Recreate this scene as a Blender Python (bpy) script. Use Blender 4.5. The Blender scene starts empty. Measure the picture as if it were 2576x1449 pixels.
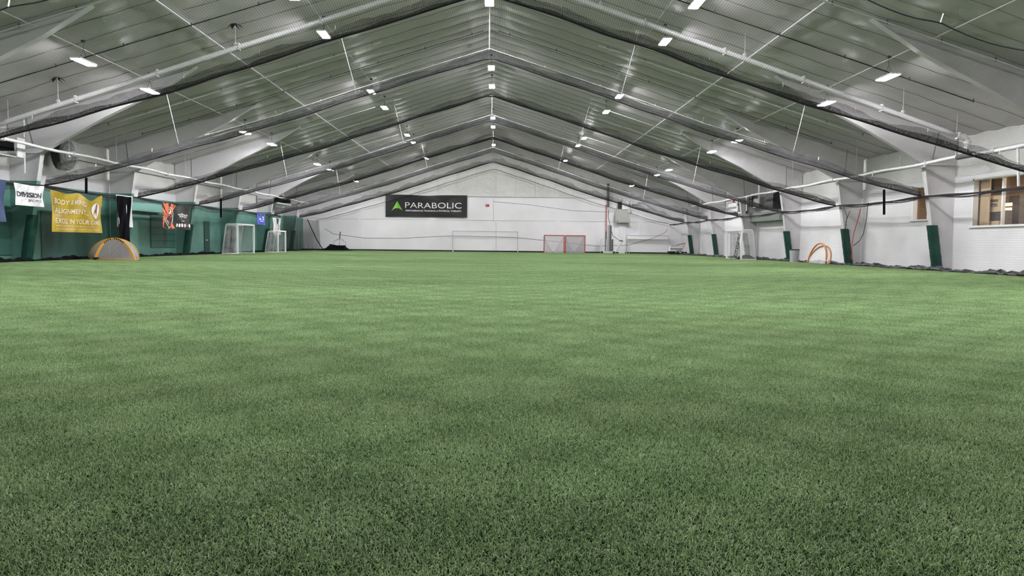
import bpy, math, random
import numpy as np
from mathutils import Vector, Matrix
random.seed(7); rng = np.random.default_rng(7)
SC = bpy.context.scene
COL = SC.collection
# ---------------------------------------------------------------- camera
CX, CH, YAW, PITCH, ROLL, F = 0.4216, 1.0714, 0.0206, 0.0584, 0.0110, 1935.0
def cam_axes():
    cy, sy, cp, sp, cr, sr = math.cos(YAW), math.sin(YAW), math.cos(PITCH), math.sin(PITCH), math.cos(ROLL), math.sin(ROLL)
    f = Vector((sy*cp, cy*cp, -sp)); r0 = Vector((cy, -sy, 0)); u0 = r0.cross(f)
    return cr*r0 + sr*u0, -sr*r0 + cr*u0, f
RX, UX, FX = cam_axes()
cd = bpy.data.cameras.new('camera'); cam = bpy.data.objects.new('camera', cd); COL.objects.link(cam)
cd.sensor_width = 36; cd.lens = 36*F/2576; cd.clip_end = 300; cd.clip_start = 0.05
m = Matrix((RX, UX, -FX)).transposed().to_4x4(); m.translation = Vector((CX, 0, CH)); cam.matrix_world = m
SC.camera = cam
def at(px, py, ax, val):
    """point of the hall on the plane axis=val seen at a photo pixel (measuring aid)"""
    d = FX + RX*((px-1288)/F) - UX*((py-724.5)/F)
    o = Vector((CX, 0, CH)); i = 'xyz'.index(ax); t = (val-o[i])/d[i]
    return o + d*t
# ---------------------------------------------------------------- world, exposure
w = bpy.data.worlds.new('night'); SC.world = w; w.use_nodes = True
w.node_tree.nodes['Background'].inputs[0].default_value = (0.01, 0.01, 0.012, 1)
w.node_tree.nodes['Background'].inputs[1].default_value = 0.3
SC.view_settings.view_transform = 'Standard'; SC.view_settings.look = 'None'
SC.view_settings.gamma = 1; SC.view_settings.use_curve_mapping = False
SC.view_settings.exposure = 0.85
LAMP = 230.0
SC.cycles.transparent_max_bounces = 24
SC.cycles.max_bounces = 8; SC.cycles.diffuse_bounces = 5
# ---------------------------------------------------------------- dimensions
Y0, BAY = 35.97, 9.14
def FY(n): return Y0 + n*BAY
WX = 21.95; YF = 89.6; YN = -4.0; XB = 21.2; XK = 20.42; ZK = 4.94
def zroof(x): return 13.2 - 0.315*abs(x)
NP = [(0, 9.61), (5.7, 7.80), (9.9, 6.38), (12.5, 5.62), (14.2, 5.14), (15.6, 4.74), (17.0, 4.33), (18.0, 4.05), (18.9, 3.81), (19.6, 3.65), (20.0, 3.57), (20.35, 3.51)]
def zprof(x): return float(np.interp(abs(x), [p[0] for p in NP], [p[1] for p in NP]))
# ---------------------------------------------------------------- tags
def tag(o, label=None, cat=None, group=None, kind=None):
    if label: o['label'] = label
    if cat: o['category'] = cat
    if group: o['group'] = group
    if kind: o['kind'] = kind
    return o
def empty(name, loc, label=None, cat=None, group=None, kind=None):
    o = bpy.data.objects.new(name, None); COL.objects.link(o); o.location = loc; o.empty_display_size = .1
    return tag(o, label, cat, group, kind)
def wloc(o):
    v = Vector((0, 0, 0))
    while o: v += o.location; o = o.parent
    return v
class MB:
    def __init__(s): s.v = []; s.f = []; s.mi = []; s.uv = {}; s.cur = 0
    def add(s, vs, fs):
        b = len(s.v); s.v += [tuple(v) for v in vs]
        for f in fs: s.f.append([b+i for i in f]); s.mi.append(s.cur)
        return s
    def box(s, a, b):
        x0, y0, z0 = [min(a[i], b[i]) for i in range(3)]; x1, y1, z1 = [max(a[i], b[i]) for i in range(3)]
        return s.add([(x0,y0,z0),(x1,y0,z0),(x1,y1,z0),(x0,y1,z0),(x0,y0,z1),(x1,y0,z1),(x1,y1,z1),(x0,y1,z1)],
                     [(0,3,2,1),(4,5,6,7),(0,1,5,4),(1,2,6,5),(2,3,7,6),(3,0,4,7)])
    def bar(s, p, q, w, h=None, up=(0,0,1)):
        h = h or w; p, q = Vector(p), Vector(q); d = (q-p).normalized(); u = Vector(up)
        if abs(d.dot(u)) > .98: u = Vector((0,1,0))
        a = d.cross(u).normalized()*w/2; c = a.cross(d).normalized()*h/2
        return s.add([p-a-c, p+a-c, p+a+c, p-a+c, q-a-c, q+a-c, q+a+c, q-a+c],
                     [(0,1,2,3),(7,6,5,4),(0,4,5,1),(1,5,6,2),(2,6,7,3),(3,7,4,0)])
    def tube(s, pts, r, n=8):
        pts = [Vector(p) for p in pts]; rings = []; b = len(s.v); up = Vector((0,0,1))
        for i, p in enumerate(pts):
            d = (pts[min(i+1, len(pts)-1)] - pts[max(i-1, 0)]).normalized()
            u = up if abs(d.z) < .95 else Vector((0,1,0))
            a = d.cross(u).normalized(); c = a.cross(d).normalized()
            rr = r[i] if isinstance(r, (list, tuple)) else r
            for k in range(n):
                t = 2*math.pi*k/n; s.v.append(tuple(p + a*math.cos(t)*rr + c*math.sin(t)*rr))
        for i in range(len(pts)-1):
            for k in range(n):
                s.f.append([b+i*n+k, b+i*n+(k+1)%n, b+(i+1)*n+(k+1)%n, b+(i+1)*n+k]); s.mi.append(s.cur)
        s.f.append([b+k for k in range(n)][::-1]); s.mi.append(s.cur)
        s.f.append([b+(len(pts)-1)*n+k for k in range(n)]); s.mi.append(s.cur)
        return s
    def prism(s, poly, axis, a, b):
        """poly in the two other axes (cyclic order), extruded from a to b along axis"""
        def P(p, t):
            return {'x': (t, p[0], p[1]), 'y': (p[0], t, p[1]), 'z': (p[0], p[1], t)}[axis]
        n = len(poly)
        return s.add([P(p, a) for p in poly]+[P(p, b) for p in poly],
                     [list(range(n)), list(range(2*n-1, n-1, -1))]+[(i, i+n, (i+1)%n+n, (i+1)%n) for i in range(n)])
    def grid(s, fn, nu, nv, uvf=None):
        b = len(s.v)
        for j in range(nv+1):
            for i in range(nu+1):
                s.v.append(tuple(fn(i/nu, j/nv)))
                if uvf: s.uv[len(s.v)-1] = uvf(i/nu, j/nv)
        for j in range(nv):
            for i in range(nu):
                q = b+j*(nu+1)+i; s.f.append([q, q+1, q+nu+2, q+nu+1]); s.mi.append(s.cur)
        return s
    def ball(s, c, r, nu=16, nv=10, sx=1, sy=1, sz=1):
        return s.grid(lambda u, v: (c[0]+sx*r*math.cos(u*2*math.pi)*math.sin(v*math.pi), c[1]+sy*r*math.sin(u*2*math.pi)*math.sin(v*math.pi), c[2]+sz*r*math.cos(v*math.pi)), nu, nv)
    def build(s, name, mats, parent=None, label=None, cat=None, group=None, kind=None, smooth=False, origin=None):
        if not isinstance(mats, (list, tuple)): mats = [mats]
        if parent is not None: o0 = wloc(parent)
        elif origin is not None: o0 = Vector(origin)
        else:
            a = np.array(s.v); lo, hi = a.min(0), a.max(0); o0 = Vector(((lo[0]+hi[0])/2, (lo[1]+hi[1])/2, lo[2]))
        me = bpy.data.meshes.new(name)
        me.from_pydata([(v[0]-o0.x, v[1]-o0.y, v[2]-o0.z) for v in s.v], [], s.f)
        for mm in mats: me.materials.append(mm)
        if len(mats) > 1: me.polygons.foreach_set('material_index', s.mi)
        if s.uv:
            l = me.uv_layers.new(name='UVMap'); vi = np.zeros(len(me.loops), dtype=np.int32); me.loops.foreach_get('vertex_index', vi)
            l.data.foreach_set('uv', np.array([s.uv.get(int(i), (0, 0)) for i in vi], dtype=np.float32).ravel())
        if smooth: me.polygons.foreach_set('use_smooth', [True]*len(me.polygons))
        me.update()
        o = bpy.data.objects.new(name, me); COL.objects.link(o)
        if parent is not None: o.parent = parent
        else: o.location = o0
        return tag(o, label, cat, group, kind)
def kids(o): return [c for c in list(bpy.data.objects) if c.parent == o]
def dup(o, loc=None, rz=None, label=None, parent=None):
    ch = kids(o); c = o.copy(); COL.objects.link(c)
    if parent is not None: c.parent = parent
    if loc is not None: c.location = loc
    if rz is not None: c.rotation_euler.z = rz
    if label: c['label'] = label
    for k in ch: dup(k, parent=c)
    return c
# ---------------------------------------------------------------- materials
def mat(name, col, rough=.6, metal=0, spec=.4):
    m = bpy.data.materials.new(name); m.use_nodes = True; b = m.node_tree.nodes['Principled BSDF']
    b.inputs['Base Color'].default_value = (*col, 1); b.inputs['Roughness'].default_value = rough
    b.inputs['Metallic'].default_value = metal; b.inputs['Specular IOR Level'].default_value = spec
    return m
def N(m, t, **kw):
    n = m.node_tree.nodes.new(t)
    for k, v in kw.items():
        if k.startswith('i_'): n.inputs[int(k[2:]) if k[2:].isdigit() else k[2:]].default_value = v
        else: setattr(n, k, v)
    return n
def L(m, a, b): m.node_tree.links.new(a, b)
def noisy(m, c1, c2, scale, detail=4, stretch=(1,1,1), lo=.35, hi=.65):
    b = m.node_tree.nodes['Principled BSDF']; g = N(m, 'ShaderNodeNewGeometry'); mp = N(m, 'ShaderNodeMapping'); mp.inputs['Scale'].default_value = stretch
    n = N(m, 'ShaderNodeTexNoise'); n.inputs['Scale'].default_value = scale; n.inputs['Detail'].default_value = detail
    r = N(m, 'ShaderNodeValToRGB'); r.color_ramp.elements[0].color = (*c1, 1); r.color_ramp.elements[1].color = (*c2, 1)
    r.color_ramp.elements[0].position = lo; r.color_ramp.elements[1].position = hi
    L(m, g.outputs['Position'], mp.inputs[0]); L(m, mp.outputs[0], n.inputs['Vector']); L(m, n.outputs['Fac'], r.inputs[0]); L(m, r.outputs[0], b.inputs['Base Color'])
    return m, mp, n, r
def bump(m, src, dist, strength=1):
    b = N(m, 'ShaderNodeBump'); b.inputs['Distance'].default_value = dist; b.inputs['Strength'].default_value = strength
    L(m, src, b.inputs['Height']); L(m, b.outputs[0], m.node_tree.nodes['Principled BSDF'].inputs['Normal']); return b
WHITE = (.82, .80, .825)
def block_mat(name, c1, c2, axis):
    m, mp, n, r = noisy(mat(name, WHITE, .55), c1, c2, .45, 6)
    sx = N(m, 'ShaderNodeSeparateXYZ'); cx = N(m, 'ShaderNodeCombineXYZ'); g = m.node_tree.nodes['Geometry']
    L(m, g.outputs['Position'], sx.inputs[0]); L(m, sx.outputs['Y' if axis == 'x' else 'X'], cx.inputs[0]); L(m, sx.outputs['Z'], cx.inputs[1])
    bt = N(m, 'ShaderNodeTexBrick'); bt.inputs['Scale'].default_value = 1; bt.inputs['Brick Width'].default_value = 3.0; bt.inputs['Row Height'].default_value = .1
    bt.inputs['Mortar Size'].default_value = .008; bt.inputs['Color1'].default_value = (1,1,1,1); bt.inputs['Color2'].default_value = (.96,.96,.96,1); bt.inputs['Mortar'].default_value = (.70,.70,.72,1)
    L(m, cx.outputs[0], bt.inputs['Vector']); mx = N(m, 'ShaderNodeMix', data_type='RGBA', blend_type='MULTIPLY'); mx.inputs[0].default_value = .6
    L(m, r.outputs[0], mx.inputs[6]); L(m, bt.outputs[0], mx.inputs[7]); L(m, mx.outputs[2], m.node_tree.nodes['Principled BSDF'].inputs['Base Color'])
    return m
M = {}
M['wall'] = block_mat('painted_block', (.76,.74,.77), (.84,.82,.85), 'x')
M['wallf'] = noisy(mat('painted_panel', WHITE, .6), (.77,.75,.78), (.84,.82,.85), .35, 6)[0]
mi, mp_, n_, r_ = noisy(mat('white_insulation', WHITE, .45), (.60,.59,.58), (.70,.69,.68), .5, 5); M['insul'] = mi
n2 = N(mi, 'ShaderNodeTexNoise'); n2.inputs['Scale'].default_value = 1.3; n2.inputs['Detail'].default_value = 3; n2.inputs['Distortion'].default_value = 1.5
L(mi, mi.node_tree.nodes['Geometry'].outputs['Position'], n2.inputs['Vector']); bump(mi, n2.outputs['Fac'], .12, .7)
mc, mp_, n_, r_ = noisy(mat('roof_liner', WHITE, .38), (.58,.54,.57), (.66,.62,.65), .4, 4); M['roof'] = mc
n2 = N(mc, 'ShaderNodeTexNoise'); n2.inputs['Scale'].default_value = .8; n2.inputs['Detail'].default_value = 3
L(mc, mc.node_tree.nodes['Geometry'].outputs['Position'], n2.inputs['Vector']); bump(mc, n2.outputs['Fac'], .15, .6)
M['seam'] = mat('liner_seam', (.22,.21,.21), .6)
M['steel'] = noisy(mat('white_steel', WHITE, .4), (.58,.56,.58), (.68,.66,.68), .8, 5)[0]
# left columns and wall: painted green up to 3.7 m
def band_mat(name, low, high, z):
    m = mat(name, low, .45); g = N(m, 'ShaderNodeNewGeometry'); s = N(m, 'ShaderNodeSeparateXYZ'); c = N(m, 'ShaderNodeMath', operation='GREATER_THAN'); c.inputs[1].default_value = z
    mx = N(m, 'ShaderNodeMix', data_type='RGBA'); L(m, g.outputs['Position'], s.inputs[0]); L(m, s.outputs['Z'], c.inputs[0]); L(m, c.outputs[0], mx.inputs[0])
    n = N(m, 'ShaderNodeTexNoise'); n.inputs['Scale'].default_value = .6; n.inputs['Detail'].default_value = 6; L(m, g.outputs['Position'], n.inputs['Vector'])
    r = N(m, 'ShaderNodeValToRGB'); r.color_ramp.elements[0].position = .3; r.color_ramp.elements[1].position = .7
    r.color_ramp.elements[0].color = (low[0]*.75, low[1]*.75, low[2]*.75, 1); r.color_ramp.elements[1].color = (low[0]*1.2, low[1]*1.2, low[2]*1.2, 1)
    v = N(m, 'ShaderNodeTexVoronoi'); v.inputs['Scale'].default_value = .9; L(m, g.outputs['Position'], v.inputs['Vector'])
    t = N(m, 'ShaderNodeMath', operation='LESS_THAN'); t.inputs[1].default_value = .055; L(m, v.outputs['Distance'], t.inputs[0])
    mz = N(m, 'ShaderNodeMix', data_type='RGBA'); mz.inputs[7].default_value = (.45,.55,.52,1); L(m, t.outputs[0], mz.inputs[0]); L(m, r.outputs[0], mz.inputs[6]); L(m, n.outputs['Fac'], r.inputs[0])
    L(m, mz.outputs[2], mx.inputs[6]); mx.inputs[7].default_value = (*high, 1); L(m, mx.outputs[2], m.node_tree.nodes['Principled BSDF'].inputs['Base Color'])
    return m
M['band'] = band_mat('green_and_white_paint', (.115,.265,.225), (.72,.705,.73), 3.68)
M['pad'] = mat('green_vinyl_pad', (.004,.055,.035), .35)
b_ = noisy(M['pad'], (.003,.036,.026), (.005,.058,.042), 2, 4); bump(M['pad'], b_[2].outputs['Fac'], .05, .8)
M['dgreen'] = mat('dark_green_panel', (.02,.075,.06), .5)
M['galv'] = mat('galvanised_pipe', (.76,.75,.78), .35, .12)
M['whitep'] = mat('white_pipe_paint', (.78,.77,.78), .35)
M['dark'] = mat('black_rubber', (.012,.012,.013), .6)
M['rope'] = mat('black_rope', (.02,.018,.022), .8)
M['black'] = mat('black_cloth', (.004,.004,.006), .9, spec=.1)
M['tarp'] = mat('grey_tarp', (.06,.065,.07), .35); b_ = noisy(M['tarp'], (.012,.013,.015), (.11,.115,.12), 2.2, 5, lo=.4, hi=.7); bump(M['tarp'], b_[2].outputs['Fac'], .1, 1)
M['dgrey'] = mat('dark_grey_metal', (.10,.10,.105), .5)
M['grey'] = mat('grey_metal', (.33,.34,.35), .45)
M['lgrey'] = mat('light_grey', (.55,.55,.56), .5)
M['white'] = mat('white_enamel', (.82,.81,.82), .35)
M['red'] = mat('red_paint', (.50,.055,.035), .4)
M['yellow'] = mat('yellow_nylon', (.80,.40,.05), .5)
M['orange'] = mat('orange_print', (.80,.16,.06), .5)
M['navy'] = mat('navy_cloth', (.045,.065,.16), .6)
M['blue'] = mat('blue_cloth', (.07,.09,.50), .6)
M['gold'] = mat('gold_vinyl', (.52,.36,.02), .3); b_ = noisy(M['gold'], (.46,.31,.015), (.60,.43,.04), .9, 3); bump(M['gold'], b_[2].outputs['Fac'], .1, .6)
M['blackv'] = mat('black_vinyl', (.014,.014,.016), .35); b_ = noisy(M['blackv'], (.012,.012,.013), (.02,.02,.022), .7, 3); bump(M['blackv'], b_[2].outputs['Fac'], .1, .5)
M['clothw'] = mat('white_vinyl', (.78,.77,.80), .4); b_ = noisy(M['clothw'], (.72,.71,.74), (.82,.81,.84), 1.2, 3); bump(M['clothw'], b_[2].outputs['Fac'], .1, .8)
M['ink_w'] = mat('white_print', (.85,.83,.85), .5); M['ink_k'] = mat('black_print', (.02,.02,.04), .5)
M['ink_cream'] = mat('cream_print', (.85,.72,.55), .5); M['ink_m'] = mat('magenta_print', (.30,.02,.10), .5); M['ink_pink'] = mat('pink_print', (.65,.22,.25), .5)
M['lime'] = mat('lime_print', (.26,.62,.06), .5); M['green2'] = mat('green_print', (.16,.48,.05), .5)
M['greygreen'] = mat('grey_green_beam', (.20,.23,.20), .5)
M['beige'] = mat('beige_board', (.55,.42,.28), .6); M['brown'] = mat('brown_frame', (.10,.05,.03), .5)
M['soil'] = mat('infill', (.010,.020,.006), .95, spec=.05)
def emis(name, col, s):
    m = bpy.data.materials.new(name); m.use_nodes = True; nt = m.node_tree; nt.nodes.remove(nt.nodes['Principled BSDF'])
    e = nt.nodes.new('ShaderNodeEmission'); e.inputs[0].default_value = (*col, 1); e.inputs[1].default_value = s
    nt.links.new(e.outputs[0], nt.nodes['Material Output'].inputs[0]); return m
M['lamp'] = emis('led_lens', (1.0, .985, 1.0), LAMP)
M['exit'] = emis('exit_red', (1.0, .05, .10), 1.3)
M['vend'] = emis('vending_glow', (1.0, .62, .42), 1.2)
M['warm'] = emis('warm_lamp', (1.0, .80, .58), 14)
def net_mat(name, cell, tw, col=(.015,.014,.017), fill=0.0):
    m = mat(name, col, .8); nt = m.node_tree; b = nt.nodes['Principled BSDF']; out = nt.nodes['Material Output']
    uv = N(m, 'ShaderNodeUVMap'); s = N(m, 'ShaderNodeSeparateXYZ'); L(m, uv.outputs[0], s.inputs[0]); r = []
    for ax in 'XY':
        a = N(m, 'ShaderNodeMath', operation='DIVIDE'); a.inputs[1].default_value = cell; L(m, s.outputs[ax], a.inputs[0])
        f = N(m, 'ShaderNodeMath', operation='FRACT'); L(m, a.outputs[0], f.inputs[0])
        c = N(m, 'ShaderNodeMath', operation='LESS_THAN'); c.inputs[1].default_value = tw/cell; L(m, f.outputs[0], c.inputs[0]); r.append(c)
    mx = N(m, 'ShaderNodeMath', operation='MAXIMUM'); L(m, r[0].outputs[0], mx.inputs[0]); L(m, r[1].outputs[0], mx.inputs[1])
    t = N(m, 'ShaderNodeBsdfTransparent'); ms = N(m, 'ShaderNodeMixShader'); L(m, mx.outputs[0], ms.inputs[0]); L(m, t.outputs[0], ms.inputs[1]); L(m, b.outputs[0], ms.inputs[2]); L(m, ms.outputs[0], out.inputs[0])
    return m
M['net'] = net_mat('black_netting', .075, .0065)
M['netd'] = net_mat('gathered_black_netting', .03, .0075)
M['nete'] = net_mat('bunched_black_netting', .02, .009)
M['nets'] = net_mat('side_netting', .045, .0014)
M['netw'] = net_mat('white_goal_netting', .10, .012, (.75,.75,.76))
M['netk'] = net_mat('black_goal_netting', .10, .022, (.02,.02,.02))
M['netg'] = net_mat('grey_mesh', .03, .012, (.42,.40,.42))
M['netg2'] = net_mat('pale_fine_mesh', .02, .006, (.62,.60,.62))
def plastic():
    m = mat('clear_plastic_wrap', (.75,.75,.77), .12); nt = m.node_tree; b = nt.nodes['Principled BSDF']; t = N(m, 'ShaderNodeBsdfTransparent'); ms = N(m, 'ShaderNodeMixShader'); ms.inputs[0].default_value = .28
    L(m, t.outputs[0], ms.inputs[1]); L(m, b.outputs[0], ms.inputs[2]); L(m, ms.outputs[0], nt.nodes['Material Output'].inputs[0])
    n = N(m, 'ShaderNodeTexNoise'); n.inputs['Scale'].default_value = 3; bump(m, n.outputs['Fac'], .2, 1); return m
M['plastic'] = plastic()
g = mat('pane_glass', (.9,.9,.9), .02); t = N(g, 'ShaderNodeBsdfTransparent'); gl = N(g, 'ShaderNodeBsdfGlossy'); gl.inputs['Roughness'].default_value = .02; ms = N(g, 'ShaderNodeMixShader'); ms.inputs[0].default_value = .07
L(g, t.outputs[0], ms.inputs[1]); L(g, gl.outputs[0], ms.inputs[2]); L(g, ms.outputs[0], g.node_tree.nodes['Material Output'].inputs[0]); M['glass'] = g
# ---------------------------------------------------------------- floor and turf
MB().box((-WX, YN, -.2), (WX, YF, 0)).build('floor', M['soil'], kind='structure')
def turf():
    m = mat('turf_fibre', (.1,.2,.05), .6, spec=.2); nt = m.node_tree; b = nt.nodes['Principled BSDF']
    g = N(m, 'ShaderNodeNewGeometry'); at_ = N(m, 'ShaderNodeAttribute', attribute_name='tint')
    n = N(m, 'ShaderNodeTexNoise'); n.inputs['Scale'].default_value = .35; n.inputs['Detail'].default_value = 5
    mp = N(m, 'ShaderNodeMapping'); mp.inputs['Scale'].default_value = (.5, 1.2, 1)
    L(m, g.outputs['Position'], mp.inputs[0]); L(m, mp.outputs[0], n.inputs['Vector'])
    r = N(m, 'ShaderNodeValToRGB'); e = r.color_ramp.elements
    e[0].position = 0; e[0].color = (.105,.20,.065,1); e[1].position = 1; e[1].color = (.66,.79,.50,1)
    x = e.new(.5); x.color = (.34,.505,.22,1)
    L(m, at_.outputs['Fac'], r.inputs[0])
    r2 = N(m, 'ShaderNodeValToRGB'); r2.color_ramp.elements[0].position = .3; r2.color_ramp.elements[1].position = .72
    r2.color_ramp.elements[0].color = (.82,.80,.80,1); r2.color_ramp.elements[1].color = (1.1,1.12,1.12,1); L(m, n.outputs['Fac'], r2.inputs[0])
    mx = N(m, 'ShaderNodeMix', data_type='RGBA', blend_type='MULTIPLY'); mx.inputs[0].default_value = 1; L(m, r.outputs[0], mx.inputs[6]); L(m, r2.outputs[0], mx.inputs[7])
    L(m, mx.outputs[2], b.inputs['Base Color'])
    tr = N(m, 'ShaderNodeBsdfTranslucent'); L(m, mx.outputs[2], tr.inputs[0]); ms = N(m, 'ShaderNodeMixShader'); ms.inputs[0].default_value = .35
    L(m, b.outputs[0], ms.inputs[1]); L(m, tr.outputs[0], ms.inputs[2]); L(m, ms.outputs[0], nt.nodes['Material Output'].inputs[0])
    S = 1.0; nb = 20000
    px = rng.random(nb)*S; py = rng.random(nb)*S
    # tufts: nearby blades lean alike
    gx = (np.sin(px*17+3*np.sin(py*11))+np.sin(py*23+px*9))*.8
    a = rng.uniform(0, 2*math.pi, nb); lean = np.abs(rng.normal(.95, .38, nb)); ln = rng.uniform(.016, .032, nb); wd = rng.uniform(.0018, .0036, nb)
    d = np.stack([np.cos(a), np.sin(a)], 1); s = np.stack([-np.sin(a+rng.normal(0, .6, nb)), np.cos(a)], 1)
    s /= np.linalg.norm(s, axis=1)[:, None]
    base = np.stack([px, py, np.zeros(nb)], 1)
    def pt(t, k):
        h = ln*t*np.cos(lean*t*1.2); o = ln*t*np.sin(lean*t*1.2)
        p = base.copy(); p[:, 0] += d[:, 0]*o + s[:, 0]*wd*k; p[:, 1] += d[:, 1]*o + s[:, 1]*wd*k; p[:, 2] += h; return p
    V = np.stack([pt(0, -.5), pt(0, .5), pt(.6, .5), pt(.6, -.5), pt(1, 0)], 1).reshape(-1, 3)
    me = bpy.data.meshes.new('artificial_turf'); k = np.arange(nb)*5
    me.vertices.add(nb*5); me.vertices.foreach_set('co', V.astype(np.float32).ravel())
    loops = np.stack([k, k+1, k+2, k+3, k+3, k+2, k+4], 1).ravel(); me.loops.add(nb*7); me.loops.foreach_set('vertex_index', loops.astype(np.int32))
    st = np.stack([np.arange(nb)*7, np.arange(nb)*7+4], 1).ravel(); me.polygons.add(nb*2); me.polygons.foreach_set('loop_start', st.astype(np.int32))
    me.update(calc_edges=True); me.materials.append(m)
    tint = np.clip(rng.beta(1.1, 1.6, nb)+.12*np.sin(px*6.28)*np.sin(py*6.28), 0, 1)
    tint[rng.random(nb) < .004] = 1.0
    a_ = me.attributes.new('tint', 'FLOAT', 'POINT'); a_.data.foreach_set('value', np.repeat(tint, 5).astype(np.float32))
    o = bpy.data.objects.new('artificial_turf', me); COL.objects.link(o); o.location = (0, 0, 0.001)
    tag(o, 'short green artificial turf pile covering the whole playing floor', 'turf', kind='stuff')
    ng = bpy.data.node_groups.new('turf_spread', 'GeometryNodeTree')
    ng.interface.new_socket('Geometry', in_out='INPUT', socket_type='NodeSocketGeometry'); ng.interface.new_socket('Geometry', in_out='OUTPUT', socket_type='NodeSocketGeometry')
    nn = ng.nodes; gi = nn.new('NodeGroupInput'); go = nn.new('NodeGroupOutput')
    nxx, nyy = 43, 89
    gr = nn.new('GeometryNodeMeshGrid'); gr.inputs['Size X'].default_value = (nxx-1)*S; gr.inputs['Size Y'].default_value = (nyy-1)*S; gr.inputs['Vertices X'].default_value = nxx; gr.inputs['Vertices Y'].default_value = nyy
    tf = nn.new('GeometryNodeTransform'); tf.inputs['Translation'].default_value = (0, .6+nyy*S/2, 0)
    ctr = nn.new('GeometryNodeTransform'); ctr.inputs['Translation'].default_value = (-S/2, -S/2, 0)
    rv = nn.new('FunctionNodeRandomValue'); rv.data_type = 'INT'; rv.inputs[4].default_value = 0; rv.inputs[5].default_value = 3
    mu = nn.new('ShaderNodeMath'); mu.operation = 'MULTIPLY'; mu.inputs[1].default_value = math.pi/2
    cx = nn.new('ShaderNodeCombineXYZ'); ip = nn.new('GeometryNodeInstanceOnPoints'); l = ng.links.new
    l(gr.outputs[0], tf.inputs[0]); l(tf.outputs[0], ip.inputs['Points']); l(gi.outputs[0], ctr.inputs[0]); l(ctr.outputs[0], ip.inputs['Instance'])
    l(rv.outputs[2], mu.inputs[0]); l(mu.outputs[0], cx.inputs[2]); l(cx.outputs[0], ip.inputs['Rotation']); l(ip.outputs[0], go.inputs[0])
    md = o.modifiers.new('spread', 'NODES'); md.node_group = ng
turf()
# ---------------------------------------------------------------- ceiling
def ceil_z(x, y):
    f = ((y-YN)/1.52) % 1.0
    return zroof(x) - .055*math.sin(math.pi*f)**2 - .05*math.sin(x*1.3+y*.35)**2*min(1, abs(x)/3)
cb = MB()
cb.grid(lambda u, v: ((u*2-1)*(WX+.15), YN+(YF-YN+.2)*v, ceil_z((u*2-1)*(WX+.15), YN+(YF-YN+.2)*v)), 88, 460)
ceil = cb.build('ceiling', M['roof'], kind='structure', smooth=True, origin=(0, 0, 6))
sb = MB(); y = YN+1.52
while y < YF-.3:
    ph = random.random()*6
    for s in (-1, 1):
        sb.tube([(s*x, y+.05*math.sin(x*.9+ph), zroof(x)-.035-.045*math.sin(x*1.3*1+y*.35)**2) for x in np.linspace(0, WX, 24)], .010, 4)
    y += 1.52
sb.build('liner_seam', M['seam'], ceil)
# ---------------------------------------------------------------- far wall
fz = 6.45
fw = MB().box((-WX-.3, YF, 0), (WX+.3, YF+.3, fz))
for px in (905, 1087, 1403, 1612):
    x = at(px, 590, 'y', YF).x; fw.box((x-.22, YF-.07, 0), (x+.22, YF, fz))
wall_far = fw.build('wall_far', M['wallf'], kind='structure', origin=(0, YF, 0))
gm = MB(); gm.prism([(-WX-.3, fz), (WX+.3, fz), (WX+.3, zroof(WX+.3)+.1), (0, 13.3), (-WX-.3, zroof(WX+.3)+.1)], 'y', YF+.3, YF+.05)
gm.build('gable_insulation', M['insul'], wall_far)
gs = MB()
for i in range(-9, 10):
    x = i*2.25+.3
    gs.tube([(x, YF+.03, fz), (x, YF+.03, zroof(x))], .022, 5)
gs.build('insulation_seam', M['lgrey'], wall_far)
MB().box((-WX, YF-.10, fz-.06), (WX, YF+.04, fz+.05)).build('ledge', M['steel'], wall_far)
MB().box((-WX, YF-.03, 3.64), (WX, YF, 3.69)).build('ledge', M['lgrey'], wall_far)
MB().box((-WX, YF-.11, 0), (WX, YF-.01, .17)).build('baseboard_far', M['dark'], kind='structure')
# near wall behind the camera
MB().prism([(-WX-.3, 0), (WX+.3, 0), (WX+.3, zroof(WX+.3)+.1), (0, 13.3), (-WX-.3, zroof(WX+.3)+.1)], 'y', YN-.2, YN).build('wall_near', M['insul'], kind='structure')
# ---------------------------------------------------------------- side walls
ZB = 4.42
w1a, w1b = at(2450, 450, 'x', WX), at(2446, 568, 'x', WX)
W1 = (27.6, w1a.y, w1b.z, w1a.z)          # y0,y1,z0,z1
w2a, w2b = at(2298, 470, 'x', WX), at(2298, 553, 'x', WX)
W2 = (w2a.y-1.5, w2a.y, w2b.z, w2a.z)
ys = [YN, W1[0], W1[1], W2[0], W2[1], YF]
wr = MB()
wr.box((WX, YN, 0), (WX+.25, W1[0], ZB)); wr.box((WX, W1[1], 0), (WX+.25, W2[0], ZB)); wr.box((WX, W2[1], 0), (WX+.25, YF, ZB))
for W in (W1, W2):
    wr.box((WX, W[0], 0), (WX+.25, W[1], W[2])); wr.box((WX, W[0], W[3]), (WX+.25, W[1], ZB))
wall_right = wr.build('wall_right', M['wall'], kind='structure', origin=(WX, 40, 0))
MB().box((WX+.10, YN, ZB), (WX+.3, YF, zroof(WX)+.25)).build('upper_insulation', M['insul'], wall_right)
MB().box((WX-.02, YN, ZB-.05), (WX+.26, YF, ZB+.0)).build('ledge', M['steel'], wall_right)
wl = MB().box((-WX-.25, YN, 0), (-WX, YF, 3.68)); wl.box((-WX-.25, YN, 3.68), (-WX, YF, ZB))
wall_left = wl.build('wall_left', M['band'], kind='structure', origin=(-WX, 40, 0))
MB().box((-WX-.3, YN, ZB), (-WX-.10, YF, zroof(WX)+.25)).build('upper_insulation', M['insul'], wall_left)
MB().box((-WX-.26, YN, ZB-.05), (-WX+.02, YF, ZB)).build('ledge', M['steel'], wall_left)
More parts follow.
